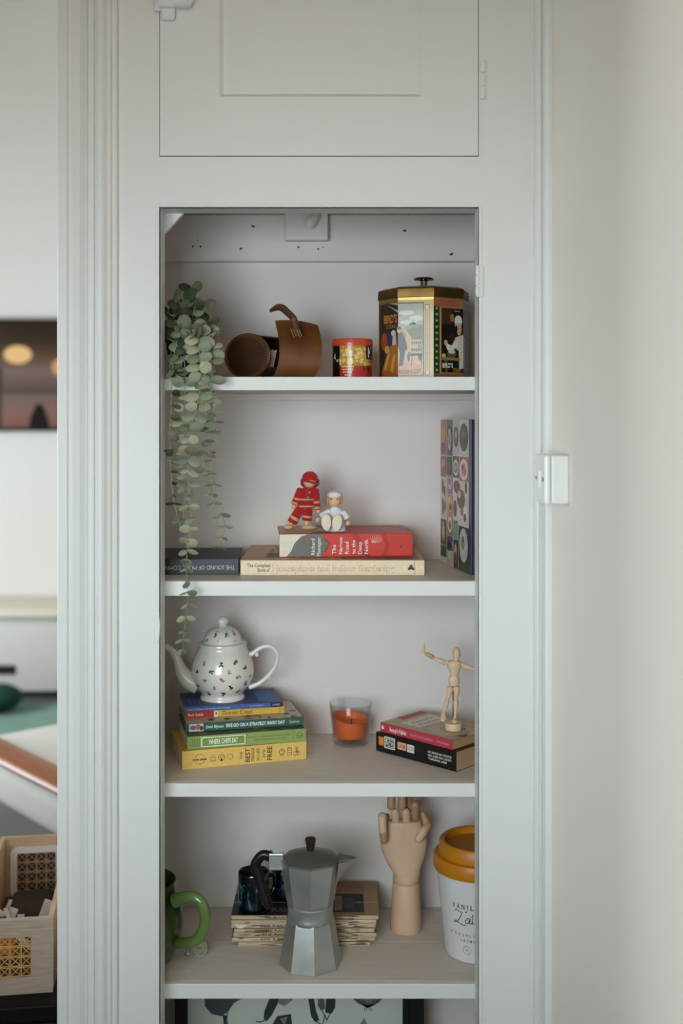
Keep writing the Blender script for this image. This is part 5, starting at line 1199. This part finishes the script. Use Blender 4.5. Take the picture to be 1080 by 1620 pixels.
# --- moka pot
sf = (CAM_Z-z4)/(1546-HORIZON); KY = Yof(sf)+.052
mk = thing('moka_pot', 'dull aluminium eight-sided stovetop coffee pot with brown handle', 'coffee pot', (at(491, 1546, KY).x, KY, z4))
f = frame_of(420, 1300, 4.154, KY, mk.location); U = 1/4.154*S(KY)
ALU = mat('dull_aluminium', (176, 178, 172), .42, metal=.7, var=.16, scale=18, bump=.06, bscale=90)
BAK = mat('brown_bakelite', (26, 16, 14), .35, var=.2, scale=20)
xo = f(295, 0).x
def zfront(y, r): return at(491, 1300+y/4.154, KY-r).z-z4
aB = math.radians(9); aT = math.radians(2)
zb1 = zfront(690, .038); zb2 = zfront(600, .038)
M().lathe([(205*U*.97, 0), (207*U, .0012), (206*U, .004), (192*U, .022), (160*U, zb1-.006), (153*U, zb1-.001), (150*U, zb1)], 8, ang0=aB).build('boiler', ALU, mk, 14)
M().lathe([(150*U, zb1-.003), (153*U, zb1), (150*U, zb1+.004), (147*U, zb1+.010), (150*U, zb2-.002), (152*U, zb2), (146*U, zb2+.002)], 48).build('collar', ALU, mk, 40)
zr1 = zfront(322, .047)
M().lathe([(148*U, zb2), (150*U, zb2+.002), (158*U, zb2+.006), (199*U, zr1-.002), (199*U, zr1), (190*U, zr1)], 8, ang0=aT).build('top_chamber', ALU, mk, 14)
zl = zr1+.016
ldm = M().lathe([(201*U, zr1+.0003), (202*U, zr1+.0018), (198*U, zr1+.003), (160*U, zr1+.0075), (60*U, zl-.002), (24*U, zl)], 8, ang0=aT).build('lid', mat('lid_aluminium', (140, 140, 135), .45, metal=.75, var=.15, scale=18, bump=.05), mk, 12)
kt = f(305, 105).z
M().lathe([(20*U, zl-.002), (24*U, zl+.001), (36*U, kt-.003), (34*U, kt-.0005), (20*U, kt)], 8, ang0=aT).build('knob', mat('knob_brown', (44, 22, 17), .4, var=.15, scale=30), ldm, 15)
# spout
m = M(); zt_ = zr1+.001
A = [Vector((184*U, -.020, zt_)), Vector((250*U, -.011, zt_+.001)), Vector((312*U, 0, zt_+.003)), Vector((250*U, .011, zt_+.001)), Vector((184*U, .020, zt_))]
B = [Vector((170*U, -.012, zr1-.036)), Vector((188*U, -.006, zr1-.030)), Vector((208*U, 0, zr1-.026)), Vector((188*U, .006, zr1-.030)), Vector((170*U, .012, zr1-.036))]
m.sheet(lambda u, v: (A[min(int(u*4), 3)].lerp(A[min(int(u*4), 3)+1], u*4-min(int(u*4), 3)).lerp(B[min(int(u*4), 3)].lerp(B[min(int(u*4), 3)+1], u*4-min(int(u*4), 3)), v), Vector((.3, (-1 if u < .5 else 1)*.8, -.3))), 4, 5, .0016)
m.build('spout', ALU, mk, 30)
M().prism([(184*U, -.017), (250*U, -.0095), (292*U, -.002), (292*U, .002), (250*U, .0095), (184*U, .017)], zr1+.0012, zr1+.0045, 'Z', .0006).build('spout_cover', MATS['lid_aluminium'], ldm)
hx = lambda x, y: f(x+180-0, y)
g = lambda x, y, dy=.004: at(240+x/4.154, 1300+y/4.154, KY+dy)-Vector(mk.location)     # left-hand crop
m = M().box((g(852, 240).x, -.008, g(0, 290).z), (g(786, 240).x, .010, g(0, 205).z), .003); m.build('handle_bracket', ALU, mk)
M().tube([g(800, 244), g(768, 226), g(728, 220), g(692, 258), g(682, 292), g(700, 350), g(722, 430), g(748, 515), g(775, 562)], [.0085, .0105, .0100, .0098, .0096, .0092, .0090, .0085, .006], 12, 4, (.8, 1)).build('handle', BAK, mk, 50)
# --- wooden hand
sf = (CAM_Z-z4)/(1480.5-HORIZON); HY = Yof(sf)+.029
hn = thing('wooden_hand', 'jointed wooden artist hand standing upright on its wrist', 'hand model', (at(642, 1480, HY).x, HY, z4))
f = frame_of(570, 1240, 5.4, HY, hn.location); g = frame_of(590, 1255, 10.8, HY, hn.location); U = 1/5.4*S(HY); V_ = 1/10.8*S(HY)
HW = mat('beech_wood', (212, 178, 146), .5, var=.07, scale=26, stretch=(1, 1, .12), bump=.03)
HW2 = mat('beech_wood_dark', (182, 138, 102), .5, var=.10, scale=26, stretch=(1, 1, .12))
zw = f(0, 830).z; x0 = 388
M().lathe([(134*U, 0), (136*U, .001), (134*U, .01), (124*U, zw*.6), (115*U, zw-.0008), (112*U, zw)], 36).build('forearm', HW, hn, 50)
M().lathe([(111*U, zw+.0004), (114*U, zw+.0012), (113*U, zw+.008), (108*U, zw+.014)], 36).build('wrist', HW, hn, 50)
def sec(y, xa, xb, ry): a = g(xa, y); b = g(xb, y); return ((a.x+b.x)/2, 0, a.z, abs(b.x-a.x)/2, ry)
M().loft([sec(1400, 350, 800, .0225), sec(1320, 330, 800, .0225), sec(1230, 265, 825, .021), sec(1120, 205, 870, .019), sec(1000, 155, 905, .018), sec(880, 128, 925, .0170), sec(780, 125, 925, .0165), sec(690, 150, 900, .016), sec(600, 190, 850, .0155), sec(520, 215, 830, .015), sec(475, 225, 815, .0145), sec(462, 240, 800, .0125)], 32, 2.5).build('palm', HW, hn, 50)
def seg(name, a, b, r0, r1, mm=HW): return M().capsule(a, b, r0*V_*1.08, r1*V_*1.08, 16).build(name, mm, hn, 50)
# folded little finger
seg('finger_segment', g(235, 400, -.008), g(150, 415, -.022), 52, 60, HW2)
seg('finger_segment', g(155, 400, -.026), g(165, 640, -.030), 70, 66)
seg('fingertip', g(172, 670, -.030), g(185, 805, -.027), 66, 60, HW2)
# ring and middle finger, pointing up
for (xa, xk, dy) in ((385, 305, -.004), (570, 490, -.004)):
    seg('finger_segment', g(xa, 440, dy), g(xa-10, 320, dy-.004), 66, 66)
    seg('finger_segment', g(xk+2, 215, dy-.014), g(xk+8, 60, dy-.012), 66, 66, HW2)
    seg('fingertip', g(xk+14, 20, dy-.008), g(xk+22, -80, dy), 62, 54)
seg('finger_segment', g(620, 260, .006), g(600, 60, .010), 60, 60, HW2)
# index finger bent forward
seg('finger_segment', g(722, 390, -.010), g(718, 200, -.024), 68, 70, HW2)
seg('fingertip', g(725, 205, -.008), g(755, 145, .0), 72, 76)
# thumb
seg('thumb_segment', g(780, 770, -.016), g(862, 640, -.012), 68, 76)
seg('thumb_segment', g(905, 590, -.010), g(930, 545, -.008), 72, 72, HW2)
seg('thumb_tip', g(920, 520, -.006), g(850, 350, -.002), 74, 46, HW2)
pr = Print()
for (x, y) in ((150, 385), (152, 490)): p = g(x, y, -.0325); pr.oval(p.x, p.z, .0009, .0011, (44, 30, 22), 0, 8)
pr.build('peg_hole', hn, lambda u, v, h: (u, -.0335-h, v))
pr = Print()
rg2 = random.Random(2)
for k in range(16): a = math.radians(32+rg2.uniform(-10, 10)); pr.oval(a, rg2.uniform(.02, .07), .014, .0005, (120, 84, 58), 0, 6)
pr.build('wood_flecks', hn, lambda u, v, h: ((134*U-(19*U)*(v/zw)+.0004+h)*math.sin(u), -(134*U-(19*U)*(v/zw)+.0004+h)*math.cos(u), v))
# --- latte canister
sf = (CAM_Z-z4)/(1528-HORIZON); QY = Yof(sf)+.057
cn = thing('latte_canister', 'large white coffee-cup shaped canister with mustard lid at right', 'canister', (at(755, 1528, QY).x, QY, z4))
sQ = S(QY); zq = lambda py: CAM_Z+(HORIZON-py)*sQ-z4
CER = mat('white_ceramic', (226, 224, 224), .35, var=.01)
MUS = mat('mustard_lid', (196, 124, 18), .42, var=.05)
r0, r1, hb = 51*sQ, 65*sQ, zq(1369)
M().lathe([(r0-.005, 0), (r0-.001, .0015), (r0, .005), (r1, hb), (r1-.002, hb+.001)], 64).build('body', CER, cn, 50)
M().lathe([(68.5*sQ, hb-.001), (69.5*sQ, hb+.001), (69.5*sQ, hb+.020), (67.5*sQ, hb+.0235), (61*sQ, hb+.0245), (61*sQ, hb+.027), (60*sQ, hb+.044), (57.5*sQ, hb+.047), (53*sQ, hb+.047), (51*sQ, hb+.045), (50*sQ, hb+.036), (.001, hb+.035)], 64).build('lid', MUS, cn, 40)
pr = Print(); BR = (134, 84, 54); TX = (54, 44, 44)
def vq(py): return zq(py)
Rv = lambda v: r0+(r1-r0)*(v-.005)/(hb-.005)
def aq(px, v): return math.asin(max(-.99, min(.99, (px-755)/(Rv(v)/sQ*1.02))))
zc1 = zq(1412); fr = 24.0
for k, ch_1 in enumerate('VANILLA'):
    px = 712.5+6.7*k; a = aq(px, zc1); pr.text(ch_1, a*.06, zc1, .0086, BR, 0, w=.0012 if ch_1 == 'I' else .0052, bold=.03)
zc2 = zq(1432)
for pts in ([(715, 1425), (716, 1422), (722, 1425), (731, 1424), (732, 1422)], [(725, 1425), (722, 1434), (718, 1442), (714, 1444), (716, 1440), (722, 1444), (728, 1446), (731, 1444)],
            [(737, 1434), (733, 1433), (730, 1438), (731, 1442), (734, 1441), (737, 1434), (736, 1441), (738, 1442), (741, 1438)], [(741, 1426), (740, 1438), (741, 1442), (744, 1440), (747, 1428), (746, 1438), (747, 1442), (750, 1439)], [(738, 1431), (752, 1431)], [(750, 1438), (754, 1437), (754, 1434), (751, 1435), (750, 1440), (753, 1442), (757, 1439)]):
    pr.line([(aq(px, zq(py))*.06, zq(py-4)) for px, py in pts], .0013, TX, 0)
for txt, py, p0, p1 in (('FRESHLY BREWED', 1461, 711, 780), ('AROMA', 1470, 724, 743)):
    n = len(txt)
    for k, c1 in enumerate(txt):
        if c1 != ' ': px = p0+(p1-p0)*k/(n-1); pr.text(c1, aq(px, zq(py-4))*.06, zq(py-4), .0046, (110, 78, 62), 0, w=.0030, bold=.01)
px, py = 733, 1484; a = aq(px, zq(py))*.06; pr.ring(a, zq(py-3), .0072, .0072, .0005, TX, 0, 22); pr.text('GW', a, zq(py-3.5), .003, TX, 0, w=.0072)
pr.build('printed_lettering', cn, lambda u, v, h: ((Rv(v)+h)*math.sin(u/.06), -(Rv(v)+h)*math.cos(u/.06), v), label='brown lettering')
# --- framed botanical print under the lowest shelf
FYY = .25; zf0 = CAM_Z-1.35; zf1 = CAM_Z-.957
pf = thing('framed_print', 'black framed botanical print of vegetables below the lowest shelf', 'picture', (0, FYY, zf0+.0002))
xa, xb, xc, xd = at(276, 1600, FYY).x, at(296, 1600, FYY).x, at(640, 1600, FYY).x, at(671, 1600, FYY).x; hf = zf1-zf0
BF = mat('black_frame', (14, 14, 15), .4)
M().box((xa, 0, 0), (xb, .022, hf), .002).build('frame_side', BF, pf); M().box((xc, 0, 0), (xd, .022, hf), .002).build('frame_side', BF, pf)
M().box((xb, 0, 0), (xc, .022, .022), .002).build('frame_rail', BF, pf); M().box((xb, 0, hf-.022), (xc, .022, hf), .002).build('frame_rail', BF, pf)
M().box((xc-.004, -.003, 0), (xc+.008, .0, hf), .001).build('frame_bead', BF, pf)
shp = M().box((xb, .010, .02), (xc, .016, hf-.02)).build('print_sheet', mat('print_paper', (196, 200, 188), .8, var=.03, scale=8), pf, 0)
pr = Print(); I1, I2, I3 = (44, 50, 54), (84, 92, 94), (120, 126, 124)
X = lambda px: at(px, 1600, FYY+.01).x; Zp = lambda py: at(0, py, FYY+.01).z-zf0
def P_(pts): return [(X(a), Zp(b)) for a, b in pts]
def VEG(nm):
    global pr
    pr.build(nm, shp, lambda u, v, h: (u, .010-h, v)); pr = Print()
pr.poly(P_([(323, 1575), (324, 1592), (334, 1604), (350, 1608), (362, 1600), (368, 1588), (386, 1578), (386, 1570)]), (70, 72, 76), 0); pr.poly(P_([(352, 1606), (358, 1606), (364, 1640), (356, 1640)]), I1, 0); pr.line(P_([(370, 1586), (360, 1600), (358, 1620)]), .002, I2, 1)
VEG('beetroot_drawing')
pr.poly(P_([(430, 1570), (443, 1572), (440, 1586), (430, 1606), (422, 1616), (417, 1612), (418, 1600)]), I1, 0); pr.line(P_([(419, 1614), (412, 1617), (405, 1616)]), .002, I1, 0)
VEG('aubergine_drawing')
pr.poly(P_([(440, 1572), (462, 1574), (463, 1582), (450, 1592), (441, 1588)]), I3, 1)
VEG('mushroom_drawing')
pr.poly(P_([(438, 1608), (460, 1604), (462, 1622), (440, 1628), (430, 1622)]), I1, 0); pr.poly(P_([(442, 1612), (455, 1608), (450, 1622)]), I3, 1)
VEG('pepper_drawing')
pr.poly(P_([(486, 1572), (496, 1578), (500, 1600), (505, 1614), (498, 1617), (492, 1608)]), I1, 0); pr.poly(P_([(502, 1570), (512, 1572), (514, 1596), (508, 1600), (503, 1592)]), I2, 0); pr.poly(P_([(516, 1572), (531, 1574), (530, 1594), (524, 1604), (514, 1602)]), I1, 0)
pr.line(P_([(500, 1616), (510, 1622), (514, 1606)]), .0018, I1, 0); pr.line(P_([(510, 1600), (517, 1614), (522, 1603)]), .0018, I1, 0)
VEG('chilli_drawing')
for k in range(12): pr.line(P_([(554+4.8*k, 1576+6*math.sin(PI*k/11)), (574+1.6*k, 1590), (581, 1594)]), .0016, I2 if k % 2 else I1, 0)
pr.poly(P_([(556, 1578), (566, 1588), (582, 1594), (600, 1586), (608, 1578)]), I3, -.3)
for k in range(4): pr.line(P_([(578+2*k, 1590), (576+4*k, 1599)]), .0012, I1, 0)
VEG('onion_drawing')
pr.poly(P_([(568, 1622), (576, 1610), (582, 1624)]), I3, 0)
VEG('leaf_drawing')
